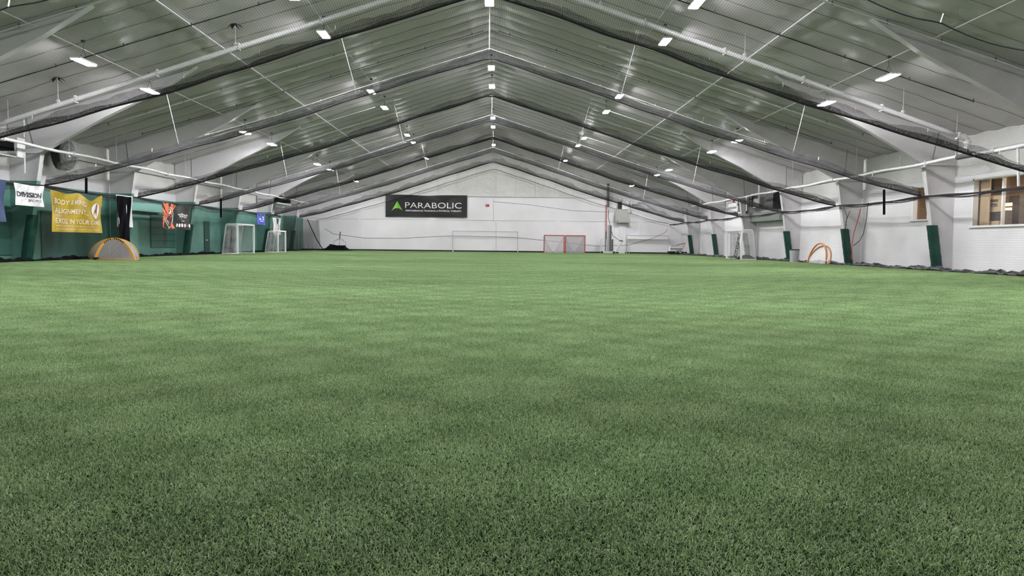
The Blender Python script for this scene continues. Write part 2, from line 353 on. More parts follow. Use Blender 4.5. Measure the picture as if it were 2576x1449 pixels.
for s, nm in ((1, wall_right), (-1, wall_left)):
    gb = MB()
    gb.box((s*(WX-.05), YN, 5.25), (s*(WX+.12), YF, 5.42))
    gb.build('girt', M['lgrey'], nm)
# windows on the right wall
def window(i, W, mull):
    f = MB(); t = .09
    f.box((WX-.04, W[0], W[2]-.02), (WX+.2, W[0]+t, W[3])); f.box((WX-.04, W[1]-t, W[2]), (WX+.2, W[1], W[3]))
    f.box((WX-.04, W[0], W[3]-t), (WX+.2, W[1], W[3]))
    for y in mull: f.box((WX, y-.045, W[2]), (WX+.12, y+.045, W[3]))
    o = f.build('window_%d' % i, M['white'], kind='structure', origin=(WX, (W[0]+W[1])/2, W[2]))
    MB().box((WX-.10, W[0]-.12, W[2]-.09), (WX+.2, W[1]+.12, W[2])).build('window_sill', M['white'], o)
    MB().box((WX+.13, W[0]+t, W[2]), (WX+.14, W[1]-t, W[3]-t)).build('pane', M['glass'], o)
    return o
mully = at(2521, 500, 'x', WX).y
window(1, W1, [mully, mully-2.2]); window(2, W2, [])
# room behind the windows
rm = MB(); X1, X2 = WX+.26, WX+4.2; YA, YB = 26.5, 41.0
rm.box((X2, YA, .6), (X2+.1, YB, 4.6)); rm.box((X1, YA-.1, .6), (X2, YA, 4.6)); rm.box((X1, YB, .6), (X2, YB+.1, 4.6)); rm.box((X1, YA, .5), (X2, YB, .6)); rm.box((X1, YA, 4.6), (X2, YB, 4.7))
room = rm.build('wall_lounge', mat('beige_wall_paint', (.40,.32,.24), .7), kind='structure', origin=(X2, 34, .5))
tag(MB().box((X1+1.6, 30.0, 4.5), (X1+2.2, 36, 4.57)).build('lounge_ceiling_lamp', M['warm']), 'warm ceiling lamp inside the lounge behind the right windows', 'lamp')
MB().box((X1+.02, W1[1]-.75, W1[2]), (X1+.06, W1[1]-.1, W1[3])).build('trim_1', M['beige'], kind='structure')
def wbox(name, a, b, x, d, m, label, cat):
    p, q = at(a[0], a[1], 'x', x), at(b[0], b[1], 'x', x)
    return MB().box((x, p.y, p.z), (x+d, q.y, q.z)).build(name, m, label=label, cat=cat)
wbox('door_panel', (2473, 448), (2496, 484), X1+.5, .06, M['black'], 'black panel high behind the big right window', 'panel')
wbox('window_poster', (2474, 494), (2517, 532), X1+.2, .03, M['beige'], 'beige poster with dark heading behind the big window', 'poster')
ps = bpy.data.objects['window_poster']
pb = MB(); 
for (a, b, c, d) in ((2487, 503, 2510, 507), (2488, 513, 2508, 515), (2486, 518, 2509, 519)):
    p, q = at(a, b, 'x', X1+.19), at(c, d, 'x', X1+.19); pb.box((X1+.185, p.y, p.z), (X1+.195, q.y, q.z))
pb.build('printed_lines', M['dgrey'], ps)
wbox('counter_cabinet', (2472, 532), (2517, 566), X1+.3, .5, M['dgrey'], 'dark grey cabinet below the poster behind the window', 'cabinet')
wbox('chair_back', (2477, 557), (2511, 568), X1+.15, .06, M['beige'], 'tan rounded chair back at the window sill', 'chair')
vm = empty('vending_machine', (X1+1.2, at(2540, 560, 'x', X1+1.2).y, .6), 'dark vending machine with glowing shelves behind the right window', 'vending machine')
p, q = at(2524, 495, 'x', X1+1.2), at(2562, 566, 'x', X1+1.2)
MB().box((X1+1.2, p.y, .6), (X1+1.9, q.y, p.z)).build('cabinet_body', M['dgrey'], vm)
vb = MB()
for (a, b, c, d) in ((2527, 511, 2545, 518), (2527, 523, 2544, 529)):
    p, q = at(a, b, 'x', X1+1.17), at(c, d, 'x', X1+1.17); vb.box((X1+1.17, p.y, p.z), (X1+1.2, q.y, q.z))
vb.build('lit_shelf', M['vend'], vm)
# ---------------------------------------------------------------- steel frames
def column(side, lab):
    """inner flange at the base on x=side*XB, knee on side*XK; root at the base"""
    o = empty('steel_column', (side*XB, 0, 0), lab, 'column', 'tapered steel columns of the %s wall' % ('right' if side > 0 else 'left'))
    mt = M['steel'] if side > 0 else M['band']
    xi = lambda z: side*(XB-(XB-XK)*z/ZK)
    T = 6.6
    hx = [19.62, 17.7, 16.1, 15.0]; hz = [5.42, 6.50, 7.30, 7.86]
    web = [(xi(0), 0), (xi(ZK), ZK)] + [(side*a, b) for a, b in zip(hx, hz)] + [(side*13.3, zroof(13.3)-.08), (side*(WX-.02), zroof(WX)-.06), (side*(WX-.02), 0)]
    MB().prism(web, 'y', -.012, .012).build('web', mt, o)
    f = MB()
    def plate(p, q, w=.30, t=.025): f.bar((p[0], 0, p[1]), (q[0], 0, q[1]), w, t, up=(0, 0, 1) if abs(q[0]-p[0]) > abs(q[1]-p[1]) else (1, 0, 0))
    b = MB(); 
    pts = [(xi(0), 0), (xi(ZK), ZK)] + [(side*a, c) for a, c in zip(hx, hz)] + [(side*13.3, zroof(13.3)-.08)]
    v = []; 
    for (x, z) in pts: v += [(x, -.15, z), (x, .15, z)]
    b.add(v, [(2*i, 2*i+1, 2*i+3, 2*i+2) for i in range(len(pts)-1)])
    fo = b.build('inner_flange', mt, o); md = fo.modifiers.new('thick', 'SOLIDIFY'); md.thickness = .03
    st = MB().box((side*(XK+.02), -.14, ZK-.02), (side*(WX-.03), .14, ZK+.02)); st.build('stiffener', mt, o)
    br = MB().tube([(side*(XK+.4), .02, ZK+.25), (side*(XK-.25), -1.7, zroof(XK)-.25)], .03, 6); br.build('flange_brace', M['grey'], o)
    # padding wrapped round the base
    zt = 2.12
    pd = MB(); w_ = .27; n = 14
    def P(u, v):
        a = u*2*math.pi; z = v*zt
        cx_ = xi(z)+side*.07; sx_, sy_ = .20, .22
        rr = 1/(abs(math.cos(a))**4+abs(math.sin(a))**4)**.25
        k = 1+.02*math.sin(z*14+a*2)+.015*math.sin(z*31)
        return (cx_+sx_*rr*k*math.cos(a), sy_*rr*k*math.sin(a), z)
    pd.grid(P, 20, 22)
    pd.add([P(i/20, 1) for i in range(20)], [list(range(20))])
    pd.build('base_pad', M['pad'], o, label='dark green vinyl pad wrapped round the column foot', smooth=True)
    return o
ordn = ['nearest', 'second nearest', 'third', 'fourth', 'fifth', 'sixth and farthest']
for side, sn in ((1, 'right'), (-1, 'left')):
    proto = None
    for n in range(-3, 6):
        if n in (-3, -2, -1):
            lab = 'white tapered steel column of the %s wall before the frame edge' % sn
            if n != -1: continue
        else:
            lab = ('white' if side > 0 else 'green and white') + ' tapered steel column with green foot pad, %s along the %s wall' % (ordn[n], sn)
        if proto is None: proto = column(side, lab); c = proto; c.location = (side*XB, FY(n), 0)
        else: c = dup(proto, loc=(side*XB, FY(n), 0), label=lab)
# ---------------------------------------------------------------- pipes and conduits on the roof
def arch(x0, x1, fz_, y, n=24): return [(x, y, fz_(x)) for x in np.linspace(x0, x1, n)]
def clips(pts, step, r, h, parent, along='x'):
    for i in range(0, len(pts), step):
        p = Vector(pts[i]); ex, ey = (.03, r+.02) if along == 'x' else (r+.02, .03)
        MB().box((p.x-ex, p.y-ey, p.z-r-.02), (p.x+ex, p.y+ey, p.z+r+h)).build('coupling', M['lgrey'], parent)
YP = 32.1
zp = lambda x: 12.3-.333*abs(x)
pm = empty('heating_pipe', (0, YP, 0), 'thick galvanised pipe arching under the roof from wall to wall', 'pipe')
ap = [(x, YP, zp(x)) for x in np.linspace(-20.1, 19.7, 61)]
MB().tube(ap, .105, 14).build('pipe_run', M['galv'], pm, smooth=True)
clips(ap, 5, .105, .05, pm)
for x in (-17.5, -10.3, 10.6, 17.3, -3.4, 4.6):
    hb = MB(); hb.tube([(x, YP, zp(x)+.1), (x, YP, zroof(x))], .014, 5)
    hb.ball((x, YP, zp(x)+.16), .09, 8, 6)
    hb.build('hanger_rod', M['lgrey'], pm)
for x in (-10.3, 4.6, -17.5):
    z = zroof(x)-.12; tf = MB()
    for k in range(5):
        a = k*1.3+x; tf.add([(x, YP, z+.05), (x+.32*math.cos(a), YP+.3*math.sin(a), z-.16), (x+.22*math.cos(a+.6), YP+.2*math.sin(a+.6), z-.02)], [(0, 1, 2)])
    tf.build('torn_liner_flap', M['dark'], pm)
el = MB(); e = (19.75, YP, zp(19.7))
el.tube([(19.6, YP, e[2]), (19.9, YP, e[2]-.02), (20.05, YP, e[2]-.16), (20.08, YP, e[2]-.5)], .13, 14)
for k in range(4): el.tube([(20.08, YP, e[2]-.18-.08*k), (20.08, YP, e[2]-.21-.08*k)], .155, 14)
el.build('elbow', M['galv'], pm, smooth=False)
for s, z_, x_, ye in ((1, 4.93, 20.05, 77.5), (-1, 5.12, -20.0, 84)):
    pr = empty('main_pipe', (x_, 50, 0), 'long %s pipe running the length of the %s wall at knee height' % ('silver' if s > 0 else 'white', 'right' if s > 0 else 'left'), 'pipe')
    pts = [(x_, y, z_+.03*math.sin(y)) for y in np.linspace(6, ye, 60)]
    MB().tube(pts, .078 if s > 0 else .07, 12).build('pipe_run', M['galv'] if s > 0 else M['whitep'], pr, smooth=True)
    clips(pts, 4, .078, .04, pr, 'y')
    for y in np.arange(10, ye, 4.57): MB().tube([(x_, y, z_), (x_, y, zroof(x_)-.1)], .012, 5).build('hanger_rod', M['lgrey'], pr)
    if s > 0:
        MB().tube([(x_, YP-3.2, z_), (x_+.1, YP-3.2, z_-1.5)], .05, 8).build('drop_leg', M['whitep'], pr)
        vv = MB(); vv.tube([(x_, YP-.5, z_), (x_, YP+.6, z_)], .115, 12)
        vo = vv.build('valve', M['dgrey'], pr); MB().tube([(x_, YP-.1, z_+.1), (x_, YP-.1, z_+.28)], .03, 8).build('valve_stem', M['dgrey'], vo)
lat = [(-26.9, 'lower'), ]
def branch(y, z_off, x0, x1, r, mt, label, hang=4):
    o = empty('branch_pipe', ((x0+x1)/2, y, 0), label, 'pipe', 'branch pipes under the roof liner')
    pts = [(x, y, zroof(x)-z_off) for x in np.linspace(x0, x1, 30)]
    MB().tube(pts, r, 8).build('pipe_run', mt, o, smooth=True)
    for i in range(1, 30, hang):
        p = pts[i]; MB().box((p[0]-.018, p[1]-.02, p[2]-.04), (p[0]+.018, p[1]+.02, p[2]+.10)).build('clip', M['dgrey'], o)
rows = [(21.5, .25, .022, 'dark'), (26.2, .30, .030, 'galv'), (30.4, .30, .016, 'dark'), (39.6, .35, .028, 'galv'), (43.3, .3, .014, 'dark'), (48.4, .35, .028, 'galv'), (57.7, .35, .026, 'galv'), (66.9, .35, .026, 'galv'), (76, .35, .026, 'galv')]
for y, zo, r, mt in rows:
    for s in (-1, 1):
        if mt == 'dark' and y > 60: continue
        lab = '%s pipe under the %s roof slope, about %s' % ('thin dark' if mt == 'dark' else 'silver', 'left' if s < 0 else 'right',
              {21.5: 'at the top corner of the view', 26.2: 'before the first lamps', 30.4: 'just before the thick pipe', 39.6: 'in the bay behind the thick pipe', 43.3: 'between the second and third lamp', 48.4: 'beside the third lamps', 57.7: 'behind the fourth lamps', 66.9: 'beside the fifth lamps', 76: 'in the farthest bay'}[y])
        branch(y, zo, s*(.4 if mt == 'dark' else 5.5), s*19.2, r, M[mt], lab)
for s in (-1, 1):
    sn = 'left' if s < 0 else 'right'
    for x, r, lab in ((11.55, .035, 'thick'), (15.3, .02, 'outer thin'), (7.3, .014, 'inner thin')):
        o = MB().tube([(s*x, y, zroof(x)-.16) for y in np.linspace(8, 88, 60)], r, 6).build('roof_conduit', M['whitep'], label='%s white conduit running lengthwise under the %s roof slope' % (lab, sn), cat='conduit', smooth=True)
# lamp feed conduits (crosswise, beyond each second lamp)
for y in (47.2, 52.9, 66.0, 71.1):
    for s in (-1, 1):
        w_ = {47.2: 'third', 52.9: 'fourth', 66.0: 'fifth', 71.1: 'sixth'}[y]
        o = MB().tube([(s*x, y, zroof(x)-.55) for x in np.linspace(7.9, 12.9, 8)]+[(s*13.0, y, zroof(13)-.22)], .022, 6).build('lamp_conduit', M['whitep'], label='white cross conduit between the %s lamps of the %s slope' % (w_, 'left' if s < 0 else 'right'), cat='conduit')
# ---------------------------------------------------------------- lamps
def lamp(rot=0):
    o = empty('high_bay_lamp', (0, 0, 0), 'x', 'lamp', 'LED high bay lamps under the roof')
    ho = MB().box((-.19, -.60, .012), (.19, .60, .075)).build('housing', M['white'], o)
    MB().box((-.165, -.56, -.012), (.165, .56, .012)).build('lens', M['lamp'], ho)
    h = MB().box((-.06, -.1, .075), (.06, .1, .13)); h.tube([(0, -.3, .07), (0, 0, .45), (0, .3, .07)], .008, 5); h.tube([(0, 0, .45), (0, 0, .75)], .008, 5)
    h.box((-.07, -.05, .72), (.07, .05, .80)); h.build('hanger', M['dgrey'], o); return o
lp = lamp(); first = True
nth = ['nearest visible', 'second visible', 'third visible', 'fourth visible', 'fifth visible', 'sixth visible', 'farthest']
LR = [(0, 11.57, 'ridge row'), (-7.2, 10.04, 'inner left row'), (7.75, 9.98, 'inner right row'), (-14.75, 7.5, 'outer left row'), (15.0, 7.4, 'outer right row')]
LYs = [10.6, 16.1, 28.9, 34.3, 47.0, 52.5, 65.6, 70.6, 83.5]
for x, z, rn in LR:
    for k, y in enumerate(LYs):
        kk = k-(3 if x == 0 else 2)
        if kk < 0: lab = '%s lamp of the %s, out of view overhead' % (['closest', 'second closest', 'third closest'][k], rn)
        else: lab = '%s glowing white lamp of the %s' % ('farthest' if k == len(LYs)-1 else nth[kk], rn)
        if first: o = lp; o.location = (x, y, z); o['label'] = lab; first = False
        else: o = dup(lp, (x, y, z), label=lab)
# ---------------------------------------------------------------- ceiling net
nete = empty('ceiling_net', (0, FY(2), 0), 'black mesh net slung wall to wall below the whole roof', 'net')
def znet(x, y):
    u = ((y-FY(-2))/BAY) % 1.0; a = .75*max(0, 1-(abs(x)/20.35)**4)
    return zprof(x) + a*math.sin(math.pi*u)**.8 + .03*math.sin(x*3.1+y*1.7)*min(1, (20.35-abs(x)))
YE = YF-.45
nb_ = MB(); hx = 20.35
def nf(u, v):
    x = (u*2-1)*hx; y = FY(-2)+(YE-FY(-2))*v; return (x, y, znet(x, y))
nb_.grid(nf, 80, 7*18, lambda u, v: ((u*2-1)*hx*1.05, (YE-FY(-2))*v))
nb_.build('netting', M['net'], nete, smooth=True)
for n in range(-2, 6):
    rp = MB(); y = FY(n)
    if n == -2:
        pts = []
        for x in np.linspace(-hx, hx, 200):
            q = abs(math.sin(x*math.pi/2.1)); pts.append((x, y+.02, zprof(x)-.02-.10*q+.03))
        rp.tube(pts, .018, 6)
    else:
        rp.tube([(x, y+.03*math.sin(x*2+n), zprof(x)-.02+.02*math.sin(x*1.7+n*2)) for x in np.linspace(-hx, hx, 90)], .036, 8)
    rp.build('border_rope', M['rope'], nete, smooth=True)
    if n > -2:
        hgt = .50 if n < 4 else .62
        g = MB(); nu = 260
        def gf(u, v, y=y, n=n, hgt=hgt):
            x = (u*2-1)*hx; k = v*hgt*(.75+.25*math.sin(x*1.9+n*3)*math.sin(x*.63+n))
            if n >= 4: k *= 1+.16*math.sin(x*3.1+n)*math.sin(x*1.27)+.06*math.sin(x*7.7)
            return (x, y+.05*math.sin(x*9+n)+v*.16, zprof(x)+k-.01)
        g.grid(gf, nu, 5, lambda u, v, hgt=hgt: ((u*2-1)*hx, v*hgt))
        g.build('gathered_netting', M['netd'], nete, smooth=True)
        g = MB(); g.grid(lambda u, v, y=y, n=n: ((u*2-1)*hx, y+.05*math.sin(u*180+n)+v*.05, zprof((u*2-1)*hx)+v*(.12+.12*abs(u*2-1)**2)*(1+.3*math.sin(u*95+n)*math.sin(u*37))-.01), 260, 3, lambda u, v: ((u*2-1)*hx, v*.2))
        g.build('gathered_netting', M['nete'], nete, smooth=True)
        if n < 4:
            for x in np.arange(-18, 18.1, 2.57): MB().bar((x, y-.04, zprof(x)+.30), (x+.01, y-.04, zprof(x)+.44), .02).build('cable_tie', M['whitep'], nete)
for i in range(-9, 10):
    x = i*2.1; MB().bar((x, FY(-2), zprof(x)), (x+.05, FY(-2)-.02, zprof(x)+.20), .022).build('cable_tie', M['whitep'], nete)
for n in (0, 2, 4):
    y = FY(n)-.08
    for x0, x1 in ((-13, 13),):
        t = MB(); t.tube([(x, y, zprof(x)+.36) for x in np.linspace(x0, x1, 41)], .024, 6)
        t.build('support_tube', M['grey'], nete, smooth=True)
    MB().tube([(0, y, zprof(0)+.3), (0, y, zroof(0)-.15)], .02, 6).build('drop_rod', M['lgrey'], nete)
    for s in (-1, 1):
        MB().tube([(s*6.1, y, zprof(6.1)+.3), (s*6.75, y-1.2, zroof(6.7)-.15)], .015, 6).build('drop_rod', M['lgrey'], nete)
        MB().tube([(s*14.2, y, zprof(14.2)+.3), (s*14.5, y-1.0, zroof(14.5)-.15)], .012, 6).build('drop_rod', M['lgrey'], nete)
rp = MB().tube([(x, YE, zprof(x)-.03+.02*math.sin(x*2)) for x in np.linspace(-hx, hx, 80)], .026, 6); rp.build('border_rope', M['rope'], nete, smooth=True)
# side nets
for s in (-1, 1):
    sn = 'left' if s < 0 else 'right'
    o = empty('side_net', (s*20.35, FY(2), 0), 'fine net curtain hanging along the %s wall from a black rope' % sn, 'net')
    zt = lambda y: 3.48-.10*abs(math.sin((y-Y0)*math.pi/BAY))
    YQ = YE if s > 0 else 75.0
    b = MB(); b.grid(lambda u, v: (s*(20.50+.03*math.sin((u*60)*2.3)*(1-v)), 12+(YQ-12)*u, .02+(zt(12+(YQ-12)*u)-.02)*v), 300, 8, lambda u, v: (u*(YQ-12), v*3.45))
    b.build('netting', M['nets'], o, smooth=True)
    rp = MB(); YQ = YE if s > 0 else 75.0; pts = [(s*20.50, y, zt(y)) for y in np.linspace(12, YQ, 160)]
    rp.tube(pts, [.050+.016*math.sin(p[1]*1.9) for p in pts], 8); rp.build('border_rope', M['rope'], o, smooth=True)
    MB().tube([(p[0]-s*.03, p[1]+.1, p[2]-.07+.05*math.sin(p[1]*1.3)) for p in pts], .026, 6).build('border_rope', M['rope'], o, smooth=True)
    b = MB(); hh = .30 if s < 0 else .16
    b.grid(lambda u, v: (s*(20.47+.03*math.sin(u*400)), 12+(YQ-12)*u, zt(12+(YQ-12)*u)+.0-hh*v*(1+.35*math.sin(u*47)*math.sin(u*19))), 500, 3, lambda u, v: (u*(YQ-12), v*hh))
    b.build('gathered_netting', M['netd'], o, smooth=True)
    # crumpled skirt on the floor
    k = MB(); ph = random.random()*9
    def sk(u, v, s=s, ph=ph):
        y = 12+(YE+.3-12)*u
        hgt = (.15+.05*math.sin(y*1.1+ph)+.04*math.sin(y*3.3)+.03*math.sin(y*8.7+ph)+.02*math.sin(y*19))*(1 if s > 0 else .9)
        pr = [(0.10, 0), (-.22-.06*math.sin(y*3+ph), .02), (-.26-.07*math.sin(y*7), .5*hgt), (-.08-.05*math.sin(y*9+ph), hgt), (.12, hgt*.8), (.2, .02)]
        q = min(int(v*5), 4); f = v*5-q; a, c = pr[q], pr[q+1]
        return (s*(20.72+a[0]*(1-f)+c[0]*f), y, a[1]*(1-f)+c[1]*f)
    k.grid(sk, 1100, 5)
    k.build('net_skirt', M['tarp'] if s > 0 else M['black'], label='crumpled %s tarp skirt lying along the foot of the %s wall' % ('grey' if s > 0 else 'black', sn), cat='tarp', smooth=True)
# ---------------------------------------------------------------- banners and lettering
_dg = None
def text_mb(mb, s, a0, a1, b0, b1, T, bold=.0, shear=0):
    """lettering filling the box a0..a1 x b0..b1 of a banner, T maps (a, b) to the hall"""
    cu = bpy.data.curves.new('lettering', 'FONT'); cu.body = s; cu.size = 1; cu.offset = bold; cu.shear = shear; cu.resolution_u = 3
    o = bpy.data.objects.new('lettering_tmp', cu); COL.objects.link(o); dg = bpy.context.evaluated_depsgraph_get(); dg.update()
    me = bpy.data.meshes.new_from_object(o.evaluated_get(dg)); v = [x.co.copy() for x in me.vertices]; f = [list(p.vertices) for p in me.polygons]
    bpy.data.objects.remove(o); bpy.data.curves.remove(cu); bpy.data.meshes.remove(me)
    if not v: return
    x0, x1 = min(p.x for p in v), max(p.x for p in v); y0, y1 = min(p.y for p in v), max(p.y for p in v)
    mb.add([T(a0+(p.x-x0)/(x1-x0)*(a1-a0), b0+(p.y-y0)/(y1-y0)*(b1-b0)) for p in v], f)
def banner(name, label, ax, val, p0, p1, mt, droop=None, wrk=.03, group=None, cat='banner', below=0, x0=None):
    """p0 = upper left pixel, p1 = lower right pixel of the photo, measured on the plane ax=val"""
    A, B = at(p0[0], p0[1], ax, val), at(p1[0], p1[1], ax, val)
    if ax == 'x' and val > 0: org, da = Vector((val, A.y, 0)), Vector((0, -1, 0))
    elif ax == 'x': org, da = Vector((val, A.y, 0)), Vector((0, 1, 0))
    else: org, da = Vector((A.x, val, 0)), Vector((1, 0, 0))
    nrm = Vector((0, 0, 1)).cross(da)*-1 if False else da.cross(Vector((0, 0, 1)))
    Wd = abs((B-A).dot(da)); zt_, zb = A.z, B.z; H = zt_-zb
    dr = droop or (lambda a: 0)
    def T(a, b, off=0):          # a, b in 0..1, b up
        z = zb+b*H-dr(a)*H*b*b
        k = wrk*(math.sin(a*9+b*5)+.6*math.sin(a*21-b*7)+.8*dr(a)*10*b)
        return org+da*(a*Wd)+Vector((0, 0, z))+nrm*(k+off)
    o = empty(name, org+da*Wd/2+Vector((0, 0, zb)), label, cat, group)
    c = MB().grid(lambda u, v: T(u, v), 40, 24).build('cloth', mt, o, smooth=True)
    return c, T, Wd, H
def letters(o, T, items, mt, bold=0, shear=0, name='lettering', off=.02):
    for s, a0, a1, b0, b1 in items:
        mb = MB(); text_mb(mb, s, a0, a1, b0, b1, lambda a, b: T(a, b, off), bold, shear); mb.build(name, mt, o)
def shape(o, T, polys, mt, name, off=.015, sub=1):
    mb = MB()
    for p in polys: mb.add([T(a, b, off) for a, b in p], [list(range(len(p)))])
    return mb.build(name, mt, o)
def ell(cx_, cy_, rx, ry, n=28, t0=0, t1=360): return [(cx_+rx*math.cos(math.radians(t0+(t1-t0)*i/n)), cy_+ry*math.sin(math.radians(t0+(t1-t0)*i/n))) for i in range(n)]
def ringp(o, T, cx_, cy_, rx, ry, tx, mt, name, off=.018, t0=0, t1=360):
    n = 32; mb = MB(); v = []
    for i in range(n+1):
        t = math.radians(t0+(t1-t0)*i/n)
        for k in (1, 1-tx): v.append(T(cx_+rx*k*math.cos(t), cy_+ry*(1-(1-k)*rx/ry*1.0)*math.sin(t) if ry else 0, off))
    mb.add(v, [(2*i, 2*i+1, 2*i+3, 2*i+2) for i in range(n)]); return mb.build(name, mt, o)
# big black banner on the far wall
o, T, Wd, H = banner('sponsor_banner', 'big black banner with green arrow logo high on the far wall', 'y', YF-.16, (970, 489), (1175, 547), M['blackv'], droop=lambda a: .04*math.sin(a*3.14)**8, wrk=.012)
letters(o, T, [('PARABOLIC', .24, .93, .40, .66)], M['ink_w'], bold=-.004)
letters(o, T, [('PERFORMANCE TRAINING & PHYSICAL THERAPY', .245, .93, .245, .315)], M['ink_w'], bold=.02)
shape(o, T, [[(.072, .25), (.142, .70), (.142, .385), (.118, .375), (.092, .325)]], M['lime'], 'logo_arrow')
shape(o, T, [[(.142, .385), (.142, .70), (.213, .25), (.192, .325), (.166, .375)]], M['green2'], 'logo_arrow')
XL = -20.30
# left wall banners
o, T, Wd, H = banner('wall_banner', 'plain navy banner cut by the left edge of the photo', 'x', XL+.0, (-90, 440), (14, 558), M['navy'], wrk=.04, group='banners along the left net')
o, T, Wd, H = banner('wall_banner', 'small white banner with dark lettering on the green wall', 'x', XL, (37, 459), (110, 521), M['clothw'], droop=lambda a: .05*math.sin(a*3.14), wrk=.03, group='banners along the left net')
letters(o, T, [('DIVISION', .06, .93, .40, .64)], M['ink_k'], bold=.03)
letters(o, T, [('SPORTS', .44, .93, .20, .32)], M['dgrey'], bold=.0)
shape(o, T, [[(.15, .18), (.40, .28), (.62, .62), (.36, .32)], [(.30, .45), (.75, .38), (.45, .55)]], M['lgrey'], 'logo_swoosh', .012)
gd = lambda a: .04+.17*(math.sin(a/.52*math.pi)**2*.35 if a < .52 else math.sin((a-.52)/.48*math.pi)**2*.95)
o, T, Wd, H = banner('wall_banner', 'gold yellow banner with cream lettering and oval emblem', 'x', XL, (128, 473), (256, 586), M['gold'], droop=gd, wrk=.035, group='banners along the left net')
letters(o, T, [('BODY & MIND', .05, .66, .685, .82), ('ALIGNMENT...', .05, .70, .455, .58), ('EXCEL IN YOUR GAME', .05, .97, .205, .325)], M['ink_cream'], bold=.018, shear=.12)
letters(o, T, [('YOU', .06, .17, .375, .42), ('MAKE YOUR BODY IN Classic Movement Therapy', .06, .82, .125, .16), ('BODY AND MIND MOVEMENT  THERAPY AND TRAINING', .06, .90, .06, .085)], M['ink_cream'], bold=.008)
shape(o, T, [[(.86+.085*math.cos(t)*(1 if math.sin(t) > 0 else 1-.5*abs(math.sin(t))**3), .60+.235*math.sin(t)) for t in np.linspace(0, 2*math.pi, 32, endpoint=False)]], M['ink_w'], 'oval_emblem', .02)
shape(o, T, [[(.868, .42), (.882, .60), (.895, .80), (.872, .80), (.856, .60)]], M['ink_m'], 'emblem_stroke', .03)
o, T, Wd, H = banner('wall_banner', 'white cloth half hidden behind the tall black curtain', 'x', XL-.06, (293, 489), (334, 572), M['clothw'], wrk=.02, group='banners along the left net')
o, T, Wd, H = banner('black_curtain', 'tall black curtain hanging behind the yellow pop up goal', 'x', XL+.03, (296, 492), (330, 652), M['black'], wrk=.05, cat='curtain')
o, T, Wd, H = banner('wall_banner', 'dark banner with orange rays and round crest', 'x', XL, (408, 508), (479, 579), M['blackv'], droop=lambda a: .10*abs(math.sin(a*9.4))*(a > .3), wrk=.03, group='banners along the left net')
rays = []
for k, (t, wdt) in enumerate(((100, 9), (75, 7), (128, 9), (152, 7), (178, 9), (205, 10), (232, 12), (262, 14), (290, 8))):
    c = (.21, .45); R_ = 1.2; q = []
    for tt in (t-wdt, t+wdt):
        dx, dy = math.cos(math.radians(tt)), math.sin(math.radians(tt)); r = min((c[0]-.0)/-dx if dx < -1e-6 else 9, (1-c[1]-.02)/dy if dy > 1e-6 else 9, (c[1]-.03)/-dy if dy < -1e-6 else 9, (.42-c[0])/dx if dx > 1e-6 else 9)
        q.append((c[0]+dx*r, c[1]+dy*r))
    rays.append([c, q[0], q[1]])
shape(o, T, rays, M['orange'], 'orange_rays', .014)
shape(o, T, [ell(.21, .46, .145, .38)], M['blackv'], 'crest_disc', .020)
shape(o, T, [[(.13, .34), (.21, .18), (.31, .30), (.315, .62), (.24, .40), (.19, .22)]], M['orange'], 'crest_figure', .024)
ringp(o, T, .21, .46, .155, .39, .10, M['ink_w'], 'crest_ring', .026); ringp(o, T, .21, .46, .105, .30, .10, M['ink_w'], 'crest_ring', .027)
letters(o, T, [('PSA', .14, .285, .58, .70)], M['ink_w'], bold=.03, off=.03)
letters(o, T, [('ACADEMY', .155, .265, .74, .78)], M['ink_w'], bold=.02, off=.03)
letters(o, T, [('TRI-STATE ELITE', .50, .88, .58, .645), ('SOCCER CLUB', .55, .84, .50, .56)], M['ink_w'], bold=.03)
letters(o, T, [('www.soccer', .65, .74, .33, .36)], M['ink_w'], bold=.02)
shape(o, T, [[(.48, .44), (.95, .425), (.95, .437), (.48, .452)]], M['ink_pink'], 'pink_rule')
for k, c in enumerate((.50, .59, .67, .755, .80, .87, .955)): shape(o, T, [ell(c, .175, .032 if k not in (4, 5) else .018, .075 if k != 5 else .03, 14)], M['ink_pink'] if k in (4, 5) else M['ink_w'], 'small_crest')
o, T, Wd, H = banner('wall_banner', 'small blue banner behind the white soccer goal on the left', 'x', XL, (647, 535), (667, 566), M['blue'], wrk=.02, group='banners along the left net')
shape(o, T, [[(.1, .95), (.45, .62), (.95, .88), (.9, .98)]], M['navy'], 'navy_wedge', .012)
shape(o, T, [[(.22, .62), (.5, .80), (.85, .68), (.80, .60)], [(.25, .42), (.88, .42), (.85, .53), (.27, .53)], [(.38, .28), (.85, .27), (.8, .34), (.42, .35)]], M['ink_w'], 'white_stripes', .016)
o, T, Wd, H = banner('wall_banner', 'narrow white banner near the far left corner', 'x', XL, (687, 547), (706, 591), M['clothw'], wrk=.03, group='banners along the left net')
shape(o, T, [[(.40, .98), (.78, .95), (.62, .62), (.48, .66)], [(.42, .50), (.80, .52), (.72, .64), (.50, .62)], [(.3, .08), (.66, .08), (.66, .13), (.3, .13)]], M['ink_k'], 'black_mark', .015)
shape(o, T, [[(.34, .28), (.82, .30), (.76, .46), (.4, .42)]], M['ink_pink'], 'pink_mark', .015)
